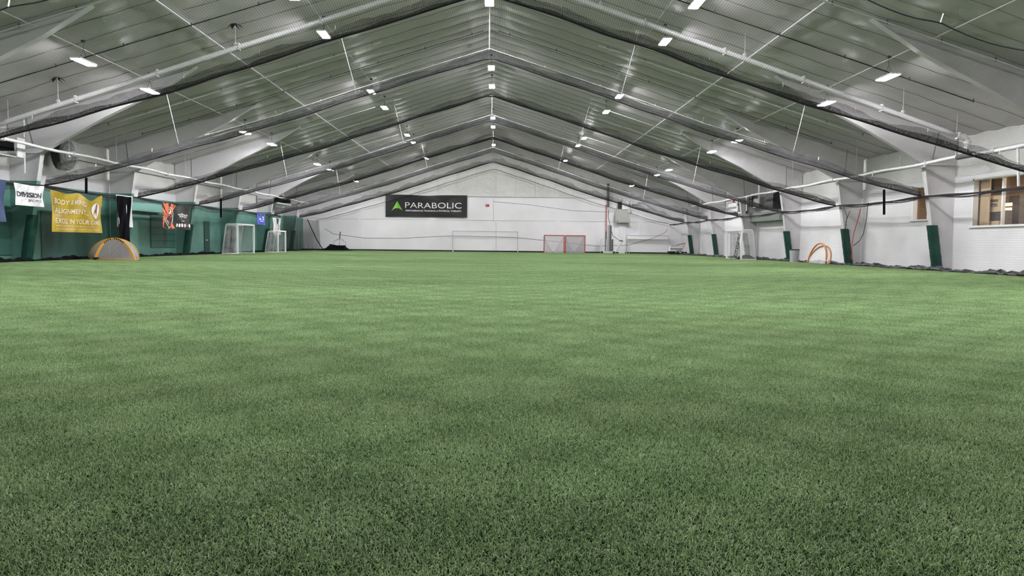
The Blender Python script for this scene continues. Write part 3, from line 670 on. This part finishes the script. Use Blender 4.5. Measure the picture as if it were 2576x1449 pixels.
# ---------------------------------------------------------------- exit signs
def exit_sign(ax, val, a, b, label):
    A, B = at(*a, ax, val), at(*b, ax, val); c = (A+B)/2; w_ = .40; h = .26
    if ax == 'y': da, n = Vector((1, 0, 0)), Vector((0, -1, 0))
    else: s = 1 if val > 0 else -1; da, n = Vector((0, -s, 0)), Vector((-s, 0, 0))
    o = empty('exit_sign', c-Vector((0, 0, h/2)), label, 'sign')
    mb = MB(); p = c+n*.0; u = Vector((0, 0, 1)); e = n*.06
    q = [p-da*w_/2-u*h/2, p+da*w_/2-u*h/2, p+da*w_/2+u*h/2, p-da*w_/2+u*h/2]
    mb.add([x for x in q]+[x+e for x in q], [(3,2,1,0),(4,5,6,7),(0,1,5,4),(1,2,6,5),(2,3,7,6),(3,0,4,7)]); mb.build('sign_box', M['dgrey'], o)
    f = MB(); q = [p+e*1.05-da*w_*.44-u*h*.42, p+e*1.05+da*w_*.44-u*h*.42, p+e*1.05+da*w_*.44+u*h*.42, p+e*1.05-da*w_*.44+u*h*.42]; f.add(q, [(0,1,2,3)]); f.build('face', M['ink_k'] if ax == 'y' else M['exit'], o)
    t = MB(); text_mb(t, 'EXIT', -.36, .36, -.30, .30, lambda a_, b_: p+e*1.2+da*(a_*w_)+u*(b_*h), .02); t.build('lettering', M['exit'] if ax == 'y' else M['ink_w'], o)
exit_sign('y', YF-.0, (1219, 511), (1233, 522), 'small red exit sign beside the black banner on the far wall')
exit_sign('x', WX, (1839, 500), (1849, 511), 'red exit sign hanging high by the right wall')
exit_sign('x', -WX, (516, 504), (524, 512), 'small red exit sign high on the left wall')
# ---------------------------------------------------------------- goals
def soccer_goal(W, H, D, Dt, label, group=None):
    """opening faces +x, posts along y from 0 to W"""
    o = empty('soccer_goal', (0, 0, 0), label, 'goal', group); r = .06
    for y in (0, W): MB().bar((0, y, 0), (0, y, H), .11, .13).build('post', M['white'], o)
    MB().bar((0, -.06, H-.05), (0, W+.06, H-.05), .12, .11).build('crossbar', M['white'], o)
    for y in (0, W):
        MB().tube([(0, y, .03), (-D, y, .03)], .035, 8).build('ground_bar', M['white'], o)
        MB().tube([(0, y, H-.04), (-Dt*.92, y, H-.04), (-Dt, y, H-.12), (-D, y, .04)], .030, 8).build('back_stay', M['white'], o, smooth=True)
    MB().tube([(-D, 0, .03), (-D, W, .03)], .035, 8).build('ground_bar', M['white'], o)
    MB().tube([(-Dt, 0, H-.1), (-Dt, W, H-.1)], .022, 6).build('top_bar', M['white'], o)
    n = MB()
    n.grid(lambda u, v: (-Dt-(D-Dt)*v-.06*math.sin(v*9)*math.sin(u*14), u*W, (H-.1)*(1-v)), 14, 12, lambda u, v: (u*W, v*H))
    n.grid(lambda u, v: (-Dt*v, u*W, H-.05), 6, 4, lambda u, v: (u*W, v*Dt))
    for y in (0, W): n.grid(lambda u, v, y=y: (-(Dt+(D-Dt)*(1-v))*u, y+.04*math.sin(u*8)*math.sin(v*7), (H-.08)*v), 8, 12, lambda u, v: (u*D, v*H))
    n.build('goal_net', M['netw'], o)
    k = MB(); y = .05
    k.grid(lambda u, v: (-.10-(Dt*.9+(D-Dt)*(1-v))*(.15+.80*u), y+.1*math.sin(u*14), .05+(H*.93-.1)*v), 10, 12, lambda u, v: (u*D, v*H))
    k.build('net_fold', M['netk'], o); return o
o = soccer_goal(3.9, 2.32, 1.15, .85, 'white soccer goal with black and white net by the green left wall', 'portable white soccer goals'); p = at(593.5, 639.5, 'z', 0); o.location = (p.x+.12, p.y, 0)
g2 = dup(o, label='white soccer goal partly behind the narrow white banner, far left'); p = at(708, 633.6, 'z', 0); g2.location = (-18.9, 68.5, 0); g2.scale = (1, .62, .84)
g3 = dup(o, rz=math.pi, label='white soccer goal with loose net in front of the right wall'); p = at(1864, 653.6, 'z', 0); g3.location = (p.x, p.y+3.6, 0); g3.scale = (1, .92, .99)
def far_goal(a, b, r, label, double=False):
    """slim goal folded against the far wall, a/b upper left and lower right pixels"""
    A, B = at(*a, 'y', YF-.5), at(*b, 'y', YF-.5); o = empty('folded_goal', ((A.x+B.x)/2, YF-.5, 0), label, 'goal'); y = YF-.5
    for x in (A.x, B.x):
        MB().tube([(x, y, 0), (x, y, A.z)], r, 8).build('post', M['lgrey'], o)
        MB().tube([(x, y, A.z-.02), (x+(.35 if double else .05), y+.32, .02)], r*.6, 6).build('back_stay', M['white'], o)
    MB().tube([(A.x, y, A.z), (B.x, y, A.z)], r, 8).build('crossbar', M['lgrey'], o)
    if double: MB().box((A.x, y-.03, A.z-.42), (B.x, y+.03, A.z-.06)).build('crossbar_pad', M['white'], o)
far_goal((1139, 581), (1302, 636), .045, 'wide thin white soccer goal standing against the far wall')
far_goal((1577, 592), (1681, 640), .05, 'white goal with thick crossbar against the far wall, right part', True)
def red_goal(x0, x1, y, ztop, label, side):
    o = empty('lacrosse_goal', ((x0+x1)/2, y, 0), label, 'goal', 'red framed goals at the far wall'); r = .05
    for x in (x0, x1): MB().tube([(x, y, 0), (x, y, ztop)], r, 8).build('post', M['red'], o)
    MB().tube([(x0, y, ztop), (x1, y, ztop)], r, 8).build('crossbar', M['red'], o)
    xm = (x0+x1)/2
    for x, k in ((x0+.05, -.32), (x1-.05, .18)): MB().tube([(x, y+.1, ztop-.15), (xm+k, y+1.3, .06)], .05, 6).build('back_strut', M['white'], o)
    n = MB()
    for x in (x0, x1): n.grid(lambda u, v, x=x: (x*(1-u*(1-v))+xm*u*(1-v), y+1.3*u*(1-v)+.15*u, ztop*v), 8, 8, lambda u, v: (u*1.5, v*ztop))
    n.grid(lambda u, v: (x0+(x1-x0)*u, y+.1, ztop*v), 10, 10, lambda u, v: (u*2.2, v*ztop))
    n.build('goal_net', M['netg'] if side > 0 else M['netg2'], o)
A, B, C = at(1369, 592, 'y', YF-1.9), at(1421, 592, 'y', YF-1.9), at(1472, 592, 'y', YF-1.9)
red_goal(A.x, B.x-.07, YF-1.9, A.z, 'left red framed goal with pale net at the far wall', -1)
red_goal(B.x+.07, C.x, YF-1.9, A.z, 'right red framed goal with darker grey net at the far wall', 1)
# pop up goals
def hoop(P0, P1, apex, w_, n=28, p=1.0):
    """flat nylon band bent in an arch from P0 over apex to P1"""
    P0, P1, apex = Vector(P0), Vector(P1), Vector(apex); c = (P0+P1)/2; v = []
    for i in range(n+1):
        t = math.pi*i/n; q = c+(P0-c)*math.cos(t)+(apex-c)*(math.sin(t)**p); v.append(q)
    return v
o = empty('popup_goal', (0, 0, 0), 'yellow framed pop up goal on the turf by the green wall', 'goal')
pl, pr_ = at(242, 654, 'z', 0), at(339, 656, 'z', 0); bl, br_ = at(222, 652, 'z', 0), at(349, 653, 'z', 0); top = at(287, 600, 'y', (pl.y+bl.y)/2)
o.location = ((pl.x+pr_.x)/2, (pl.y+bl.y)/2, 0)
h1 = hoop(pl+Vector((0, 0, .02)), pr_+Vector((0, 0, .02)), top, .08, p=1.5); h2 = hoop(bl+Vector((0, 0, .02)), br_+Vector((0, 0, .02)), top+Vector((0, .05, 0)), .08)
def band(pts, w_, t_, nm, mt, o):
    b = MB(); v = []
    for i, p in enumerate(pts):
        d = (pts[min(i+1, len(pts)-1)]-pts[max(i-1, 0)]).normalized(); a = d.cross(Vector((0, 1, 0))).normalized()*t_/2; c = Vector((0, w_/2, 0))
        v += [p-a-c, p+a-c, p+a+c, p-a+c]
    f = []
    for i in range(len(pts)-1):
        for k in range(4): f.append((4*i+k, 4*i+(k+1)%4, 4*i+4+(k+1)%4, 4*i+4+k))
    b.add(v, f); return b.build(nm, mt, o, smooth=False)
band(h1, .05, .10, 'front_hoop', M['yellow'], o); band(h2, .05, .065, 'rear_hoop', M['yellow'], o)
h3 = hoop(pl+Vector((-.14, .1, .02)), pr_+Vector((-.16, .1, .02)), top+Vector((-.05, .03, 0)), .08, p=1.5); band(h3, .04, .05, 'front_hoop', M['yellow'], o)
b = MB()
for q, (P_, Q_) in enumerate(((pl, pr_), (pr_, br_), (br_, bl), (bl, pl))): b.bar(P_+Vector((0, 0, .03)), Q_+Vector((0, 0, .03)), .06, .05)
b.build('base_ring', M['yellow'], o)
n = MB(); n.grid(lambda u, v: h1[0].lerp(h1[-1], u)*(1-v)+h1[min(27, int(u*28))].lerp(h1[min(28, int(u*28)+1)], u*28-min(27, int(u*28)))*v, 28, 6, lambda u, v: (u*2, v)); n.build('net_panel', M['netg'], o)
n = MB(); n.grid(lambda u, v: (h1[int(u*28)]*(1-v)+h2[int(u*28)]*v), 28, 4, lambda u, v: (u*3, v*.6)); n.grid(lambda u, v: h2[0].lerp(h2[-1], u)*(1-v)+h2[int(u*28)]*v, 28, 4, lambda u, v: (u*2, v)); n.build('back_net', M['netg2'], o)
for i0, i1 in ((9, 13), (14, 19)):
    b = MB()
    for i in range(i0, i1): p, q = h1[i], h1[i+1]; b.bar(p+Vector((0, -.03, 0))*1.1, p.lerp(q, .6)+Vector((0, -.033, 0)), .012, .06)
    b.build('printed_mark', M['dark'], o)
for P_ in (pl, bl+Vector((.15, 0, 0)), br_-Vector((.2, 0, 0))): MB().box(P_+Vector((-.12, -.05, 0)), P_+Vector((.14, .06, .13))).build('corner_pocket', M['dark'], o)
yb = 50.0; X_ = 19.75
pL, pR, tp = at(2032, 655, 'x', X_), at(2077, 659, 'x', X_), at(2052, 612, 'x', X_)
o = empty('popup_goal', (X_, (pL.y+pR.y)/2, 0), 'orange brown arched pop up goal leaning by the right wall', 'goal')
pL.z = .05; pR.z = .05; pts = hoop(pL, pR, Vector((X_+.25, (pL.y+pR.y)/2+.1, tp.z)), .1); pts2 = hoop(pL+Vector((.1, .35, 0)), pR+Vector((.1, -.25, 0)), Vector((X_+.45, (pL.y+pR.y)/2, tp.z-.16)), .1)
M['orb'] = mat('orange_nylon', (.55,.24,.09), .45); MB().tube(pts, .055, 8).build('front_hoop', M['orb'], o, smooth=True); MB().tube(pts2, .05, 8).build('rear_hoop', M['orb'], o, smooth=True)
n = MB(); n.grid(lambda u, v: pts2[0].lerp(pts2[-1], u)*(1-v)+pts2[int(u*28)]*v, 28, 4, lambda u, v: (u*2, v)); n.build('goal_net', M['netg2'], o)
# ---------------------------------------------------------------- things on the right side
c = at(1997.5, 659.5, 'x', 20.12); tr = empty('trash_bin', (20.12, c.y, 0), 'grey round trash bin beside the third green padded column', 'bin')
hT = at(1997, 627, 'x', 20.12).z; b = MB().tube([(20.12, c.y, 0), (20.12, c.y, hT-.04)], [.26, .31], 20); b.build('bin_body', M['grey'], tr, smooth=False); MB().tube([(20.12, c.y, hT-.06), (20.12, c.y, hT)], .335, 20).build('rim', M['dark'], tr)
# rope ladder
A, B = at(1862, 588, 'x', 20.2), at(1852, 648, 'x', 19.9)
ld = empty('rope_ladder', (B.x, B.y, 0), 'black rope ladder hanging beside the right soccer goal', 'ladder')
A2, B2 = A+Vector((0, .0, 0)), Vector((B.x, B.y, .05)); dd = Vector((.12, 1.0, 0)).normalized()*.9
for k in (0, 1): MB().tube([A2+dd*k*.6, B2+dd*k], .03, 6).build('side_rope', M['black'], ld)
for i in range(9): p = A2.lerp(B2, (i+.5)/9); MB().bar(p, p+dd*(.6+.4*(i+.5)/9), .06, .05).build('rung', M['black'], ld)
k = MB(); q0 = at(1838, 651, 'z', 0)
k.grid(lambda u, v: (19.2+1.1*v, 57.5+3.2*u, .45*math.sin(v*3.1)*math.sin(u*3.1)*(.7+.3*math.sin(u*13+v*9))), 24, 12)
k.build('net_heap', M['black'], label='black heap of net on the floor inside the right soccer goal', cat='net', smooth=True)
# dark cabinets and panels high on the right wall
def side_box(name, x, d, a, b, m, label, cat):
    p, q = at(*a, 'x', x), at(*b, 'x', x); return MB().box((x, p.y, p.z), (x+d, q.y, q.z)).build(name, m, label=label, cat=cat)
side_box('loudspeaker', 20.9, .99, (1927, 485), (1944, 524), M['blackv'], 'tall black loudspeaker cabinet high on the right wall', 'speaker')
bb = empty('basketball_backboard', (20.9, at(1868, 530, 'x', 20.9).y, at(1868, 535, 'x', 20.9).z), 'dark backboard with white frame high on the right wall', 'backboard')
p, q = at(1855, 496, 'x', 20.9), at(1879, 535, 'x', 20.9); MB().box((20.9, p.y, p.z), (20.96, q.y, q.z)).build('board', M['dgrey'], bb)
fb = MB(); 
for (u0, v0, u1, v1) in ((p.y, p.z, p.y-.25, q.z), (q.y+.25, p.z, q.y, q.z), (p.y, q.z+.12, q.y, q.z)): fb.box((20.86, u0, v0), (20.98, u1, v1))
fb.build('board_frame', M['white'], bb)
MB().box((20.94, q.y+.9, q.z+.3), (20.99, q.y+.3, p.z)).build('dark_panel', M['black'], bb)
er = empty('equipment_rack', (21.2, at(1893, 520, 'x', 21.2).y, at(1893, 522, 'x', 21.2).z), 'open rack with control panel between backboard and loudspeaker', 'rack')
for xx in (1884, 1892): p, q = at(xx, 488, 'x', 21.2), at(xx, 521, 'x', 21.2); MB().box((21.2, p.y-.05, p.z), (21.26, p.y+.05, q.z)).build('upright', M['dark'], er)
for yy in (497, 504, 512): p, q = at(1880, yy, 'x', 21.2), at(1893, yy, 'x', 21.2); MB().box((21.2, p.y, p.z), (21.26, q.y, p.z+.06)).build('rail', M['dark'], er)
p, q = at(1893, 489, 'x', 21.3), at(1908, 521, 'x', 21.3); MB().box((21.3, p.y, p.z), (21.4, q.y, q.z)).build('control_panel', M['lgrey'], er)
for i in range(4):
    for j in range(2): p = at(1896+3*i, 494+4*j, 'x', 21.29); MB().box((21.28, p.y-.12, p.z-.05), (21.3, p.y+.12, p.z+.05)).build('switch', M['dark'], er)
side_box('roll_door_housing', 21.3, .6, (1887, 537), (1960, 553), M['greygreen'], 'grey green roll door housing between two right wall columns', 'door housing')
side_box('white_duct', 21.2, .70, (1832, 514), (1853, 532), M['white'], 'white wrapped duct bundle left of the dark backboard', 'duct')
# hanging strap and cords on the second right column
p = at(2140, 530, 'x', 20.3); st = empty('hanging_strap', (20.3, p.y, 1.6), 'red and black straps looping down beside the second right column', 'strap')
MB().tube([at(*a, 'x', 20.3) for a in ((2165, 525), (2156, 560), (2147, 590), (2143, 618), (2142, 652))], .022, 6).build('red_strap', M['red'], st)
MB().tube([at(*a, 'x', 20.28) for a in ((2184, 510), (2180, 550), (2172, 588), (2162, 606), (2147, 618))], .018, 6).build('cord', M['rope'], st)
MB().tube([at(*a, 'x', 20.25) for a in ((2122, 520), (2131, 545), (2125, 582))], .018, 6).build('cord', M['rope'], st)
MB().tube([at(*a, 'x', 20.25) for a in ((2138, 530), (2128, 558), (2135, 600), (2143, 640))], .014, 6).build('cord', M['rope'], st)
# weighted bars hanging off the net ropes
for (px, y0, y1, n, lab) in ((217, 447, 486, 0, 'black bar hanging below the net edge above the gold banner'), (556, 500, 547, 1, 'black bar hanging below the net over the left soccer goal'), (2224, 477, 540, 0, 'black bar hanging below the net edge before the right wall')):
    a, b_ = at(px, y0, 'y', FY(n)), at(px, y1, 'y', FY(n)); MB().bar(a, b_, .10, .05).build('hanging_bar', M['black'], label=lab, cat='bar', group='black bars hanging from the net')
# ---------------------------------------------------------------- far right: mast lift, cart, heater
YL = YF-2.2
lf = empty('mast_lift', (at(1528, 637, 'y', YL).x, YL, 0), 'grey mast lift with angled white handle at the far wall', 'lift')
def P(px, py, y=YL): return at(px, py, 'y', y)
def fb(name, a, b, d, m, o, y=YL): p, q = P(*a, y), P(*b, y); return MB().box((p.x, y-d/2, p.z), (q.x, y+d/2, max(0, q.z))).build(name, m, o)
fb('base', (1512, 632), (1546, 637), .8, M['lgrey'], lf); fb('mast', (1529, 566), (1537, 633), .35, M['grey'], lf); fb('mast_rail', (1533, 568), (1537, 633), .45, M['dgrey'], lf); fb('inner_mast', (1539, 602), (1542, 632), .2, M['dgrey'], lf)
MB().tube([P(1544, 634), P(1564, 607)], .06, 8).build('handle_arm', M['white'], lf); MB().tube([P(1548, 636), P(1566, 608)], .04, 8).build('handle_arm', M['lgrey'], lf)
MB().tube([P(1560, 605), P(1567, 607)], .07, 8).build('grip', M['dark'], lf)
for a in ((1513, 637), (1543, 637)):
    c = P(*a); MB().tube([(c.x, YL-.45, .13), (c.x, YL-.35, .13)], .13, 12).build('wheel', M['dark'], lf)
for a in (1510, 1514, 1525): fb('guard_rail', (a, 602), (a+1, 633), .04, M['lgrey'], lf)
fb('guard_rail', (1510, 602), (1526, 603), .04, M['lgrey'], lf)
MB().tube([P(1531, 528, YL), P(1530, 545, YL), P(1534, 562, YL), P(1541, 592, YL), P(1560, 607, YL)], .03, 6).build('power_cable', M['rope'], label='black cable running down to the mast lift handle', cat='cable')
rp = empty('standpipe', (at(1525, 600, 'y', YF-.25).x, YF-.25, 0), 'thin red vertical pipe with black foot on the far wall', 'pipe')
a, b_, c = at(1525, 515, 'y', YF-.25), at(1525, 582, 'y', YF-.25), Vector((rp.location.x, YF-.25, 0))
MB().tube([a, b_], .05, 8).build('upper_pipe', M['red'], rp); MB().tube([b_, c], .06, 8).build('lower_pipe', M['dark'], rp)
a, b_ = at(1530, 462, 'y', YF-.3), at(1530, 520, 'y', YF-.3); MB().bar(a, b_, .28, .12).build('tall_dark_duct', M['dgrey'], label='tall dark grey vertical duct high on the far wall', cat='duct')
MB().box(at(1558, 563, 'y', YF-.25), (at(1573, 563, 'y', YF).x, YF-.02, 0)).build('trim_2', M['wallf'], kind='structure')
uh = empty('unit_heater', (at(1567, 560, 'y', YF-.6).x, YF-.6, at(1567, 560, 'y', YF-.6).z), 'white unit heater with grey hood on the far wall', 'heater'); y_ = YF-.6
fb('heater_box', (1564, 507), (1580, 527), .7, M['white'], uh, y_); fb('heater_top', (1565, 500), (1581, 507), .6, M['lgrey'], uh, y_); fb('side_louvre', (1555, 508), (1563, 525), .5, M['dark'], uh, y_)
hp = [P(1550, 527, y_), P(1577, 527, y_), P(1585, 560, y_), P(1548, 560, y_), P(1547, 540, y_)]; MB().prism([(p.x, p.z) for p in hp], 'y', y_-.2, y_+.5).build('hood', M['greygreen'] if False else mat('hood_grey', (.42,.42,.40), .5), uh)
MB().tube([P(1553, 557, y_-.21), P(1554, 557, y_-.21)], .09, 10).build('knob', M['dark'], uh)
for a, b_ in (((1588, 492), (1588, 530)), ((1617, 495), (1617, 508)), ((1582, 507), (1622, 508)), ((1588, 493), (1617, 494)), ((1582, 512), (1604, 512))): MB().tube([P(*a, y_), P(*b_, y_)], .07, 8).build('steel_bracket', M['white'], uh)
MB().bar(P(1620, 508, y_), P(1640, 522, y_), .3, .2).build('exhaust_pipe', M['lgrey'], uh)
ct = empty('field_cart', (P(1703, 642, YF-5).x, YF-5, 0), 'small white and black field machine with red handle in the far right corner', 'machine'); yc = YF-5
fb('body', (1684, 620), (1716, 636), .8, M['white'], ct, yc); fb('engine_cover', (1686, 616), (1706, 620), .7, M['lgrey'], ct, yc); fb('brush_housing', (1681, 632), (1697, 641), .9, M['dark'], ct, yc)
fb('trim_stripe', (1684, 625), (1715, 627), .84, M['dark'], ct, yc); fb('vent_panel', (1699, 629), (1712, 634), .84, M['grey'], ct, yc)
MB().tube([P(1700, 617, yc), P(1724, 612, yc), P(1717, 625, yc), P(1712, 638, yc)], .045, 8).build('handle', M['red'], ct)
for a in (1702, 1715, 1722): c = P(a, 638, yc); MB().tube([(c.x, yc-.5, .17), (c.x, yc-.38, .17)], .17, 12).build('wheel', M['dark'], ct)
# ---------------------------------------------------------------- far left: black heap with rake frame, gathered net
yh = YF-2.5; a, b_ = at(797, 634, 'y', yh), at(887, 635, 'y', yh); c = (a+b_)/2
def hf(u, v):
    x = a.x+(b_.x-a.x)*u; hh = max(0, math.sin(min(1, u*1.02)*math.pi))**.6*(.16+.55*math.exp(-((u-.42)/.16)**2)+.42*math.exp(-((u-.80)/.13)**2)+.05*math.sin(u*40))
    return (x, yh-.9+1.8*v, hh*math.sin(v*math.pi)**.6*(1+.1*math.sin(v*17+u*31)))
MB().grid(hf, 60, 14).build('turf_net_heap', M['black'], label='long black heap of rolled netting at the far left wall', cat='net', smooth=True)
rk = empty('drag_frame', (P(854, 628, yh).x, yh, .3), 'thin steel drag frame standing on the black heap', 'frame')
for pts in (((838, 625), (839, 608), (854, 601), (870, 609), (869, 625)), ((843, 606), (855, 599), (866, 605))): MB().tube([P(*q, yh-.2) for q in pts], .03, 6).build('bent_tube', M['grey'], rk)
MB().tube([P(854, 624, yh-.2), P(855, 583, yh-.2)], .035, 6).build('centre_post', M['grey'], rk)
MB().tube([P(854.5, 600, yh-.2), P(856, 583, yh-.2)], .06, 6).build('grip', M['dgrey'], rk)
fb('weight_box', (837, 617), (869, 632), .7, M['black'], rk, yh-.3)
# pleated net in the far left corner
gn = empty('gathered_corner_net', (-20.3, 84, 0), 'gathered pleats of dark net hanging in the far left corner', 'net')
n = MB(); n.grid(lambda u, v: (-20.28+1.2*max(0, u-.55)*(1-.3*v)+.12*math.sin(u*60)*(1-.5*v), 75.5+13.2*u, 3.35*v+.03), 160, 8, lambda u, v: (u*26, v*3.4)); n.build('netting', M['netd'], gn)
MB().tube([(-20.2, 84.5, 3.4), (-20.0, 85.5, 2.4), (-19.7, 86.2, 1.4), (-19.3, 86.8, .5), (-19.1, 87.2, .1)], .05, 6).build('tie_rope', M['rope'], gn, smooth=True)
MB().tube([(-19.2, YF-1.2, 2.45)]+[(at(px, py, 'y', YF-1.2).x, YF-1.2, at(px, py, 'y', YF-1.2).z) for px, py in ((840, 589), (920, 599), (1000, 600), (1140, 593), (1250, 596), (1302, 598), (1400, 608), (1500, 619), (1580, 617), (1640, 600), (1672, 586), (1680, 576))], .022, 5).build('slack_rope', M['rope'], label='thin black rope sagging low across the far wall', cat='rope', smooth=True)
MB().tube([at(px, py, 'y', YF-.8) for px, py in ((1241, 507), (1330, 515), (1440, 530), (1520, 533), (1545, 533))], .02, 5).build('wall_cable', M['dgrey'], label='thin dark cable sagging across the upper far wall', cat='cable', smooth=True)
MB().tube([at(px, py, 'y', YF-.06) for px, py in ((1241, 500), (1241, 558), (1248, 560), (1248, 634))], .025, 6).build('wall_conduit', M['lgrey'], label='thin vertical conduit at the centre of the far wall', cat='conduit')
# ---------------------------------------------------------------- left side: heaters, wrapped fan, doors
def sb(name, x, d, a, b, m, o):
    p, q = at(*a, 'x', x), at(*b, 'x', x); return MB().box((x-d, p.y, p.z), (x, q.y, q.z)).build(name, m, o)
p = at(20, 380, 'x', -20.6); ht = empty('unit_heater', (-20.6, p.y, p.z-.6), 'black and white unit heater hanging high at the left edge', 'heater')
MB().bar((-21.1, p.y, p.z+.3), (-21.1, p.y, zroof(21.1)-.03), .05).build('hanger_rod', M['grey'], ht)
sb('louvre', -20.6, 1.1, (-40, 336), (36, 380), M['black'], ht); sb('housing', -20.55, 1.2, (-45, 380), (42, 394), M['white'], ht); MB().box((-20.56, at(37, 350, 'x', -20.6).y, at(37, 394, 'x', -20.6).z), (-20.5, at(57, 350, 'x', -20.6).y, at(50, 348, 'x', -20.6).z)).build('end_panel', M['white'], ht)
for px, y0, y1 in ((62, 384, 436), (60, 285, 345)): MB().tube([at(px, y0, 'x', -20.4), at(px, y1, 'x', -20.4)], .035, 6).build('white_drop_pipe', M['whitep'], label='white vertical pipe %s the left heater' % ('below' if y0 > 300 else 'above'), cat='pipe')
p = at(712, 511, 'x', -20.6); ht = empty('unit_heater', (-20.6, p.y, p.z), 'dark unit heater on a white shelf at the far left', 'heater')
MB().bar((-21.1, p.y, p.z+.3), (-21.1, p.y, zroof(21.1)-.03), .05).build('hanger_rod', M['grey'], ht)
sb('louvre', -20.6, 1.0, (697, 491), (731, 511), M['black'], ht); sb('shelf', -20.5, 1.2, (695, 511), (733, 515), M['white'], ht)
Yw_ = 39.2; c = at(178, 392, 'y', Yw_); fn = empty('wrapped_fan', (c.x, Yw_, c.z-1), 'large round fan wrapped in clear plastic high on the left wall', 'fan')
MB().tube([(c.x-.55, Yw_, c.z+.05), (c.x-.15, Yw_, c.z+.05)], .78, 24).build('fan_drum', M['dark'], fn)
cg = MB()
for r in (.25, .5, .72): cg.tube([(c.x-.1, Yw_+r*math.cos(t), c.z+.05+r*math.sin(t)) for t in np.linspace(0, 2*math.pi, 25)], .015, 5)
cg.build('fan_guard', M['grey'], fn)
MB().tube([(c.x-.16, Yw_, c.z+.05), (c.x-.05, Yw_, c.z+.05)], .14, 12).build('hub', M['galv'], fn)
pw = MB()
def pf(u, v):
    t = u*2*math.pi; r = (.92+.09*math.sin(t*3+v*5)+.07*math.sin(t*7+v*11)); k = math.sin(v*math.pi)**.45
    return (c.x-.25+1.15*(v-.5)+.06*math.sin(t*5), Yw_+r*.75*k*math.cos(t), c.z+.05+r*k*math.sin(t)-.15*v)
pw.grid(pf, 40, 20); pw.build('plastic_wrap', M['plastic'], fn, smooth=False)
MB().bar((c.x-.5, Yw_, c.z+.9), (c.x-.5, Yw_, zroof(c.x-.5)-.03), .08, .08).build('fan_bracket', M['dgrey'], fn)
def ldoor(i, a, b, m, d=.06):
    p, q = at(*a, 'x', -WX+.02), at(*b, 'x', -WX+.02); o = MB().box((-WX-.01, p.y, p.z), (-WX+d, q.y, max(0, q.z))).build('door_%d' % i, m, kind='structure'); return o, p, q
M['mgreen'] = mat('green_door_paint', (.045,.13,.105), .5)
d1, p, q = ldoor(1, (513, 556), (527, 634), M['dgreen']); MB().box((-WX+.05, p.y+.2, 1.0), (-WX+.12, p.y+.5, 1.08)).build('door_handle', M['lgrey'], d1)
d2, p, q = ldoor(2, (378, 538), (440, 622), M['mgreen'])
for k in range(1, 5): MB().box((-WX+.05, p.y, q.z+(p.z-q.z)*k/5-.03), (-WX+.08, q.y, q.z+(p.z-q.z)*k/5+.03)).build('door_rail', M['dgreen'], d2)
d3, p, q = ldoor(3, (102, 530), (272, 656), M['mgreen'])
d4, p, q = ldoor(4, (-60, 520), (62, 640), M['mgreen'])
M['lteal'] = mat('light_teal_housing', (.20,.42,.37), .5)
p, q = at(333, 506, 'x', -WX+.3), at(410, 536, 'x', -WX+.3); MB().box((-WX+.02, p.y, p.z), (-WX+.3, q.y, q.z)).build('roll_door_housing', M['lteal'], label='light teal roll door housing left of the orange rayed banner', cat='door housing')
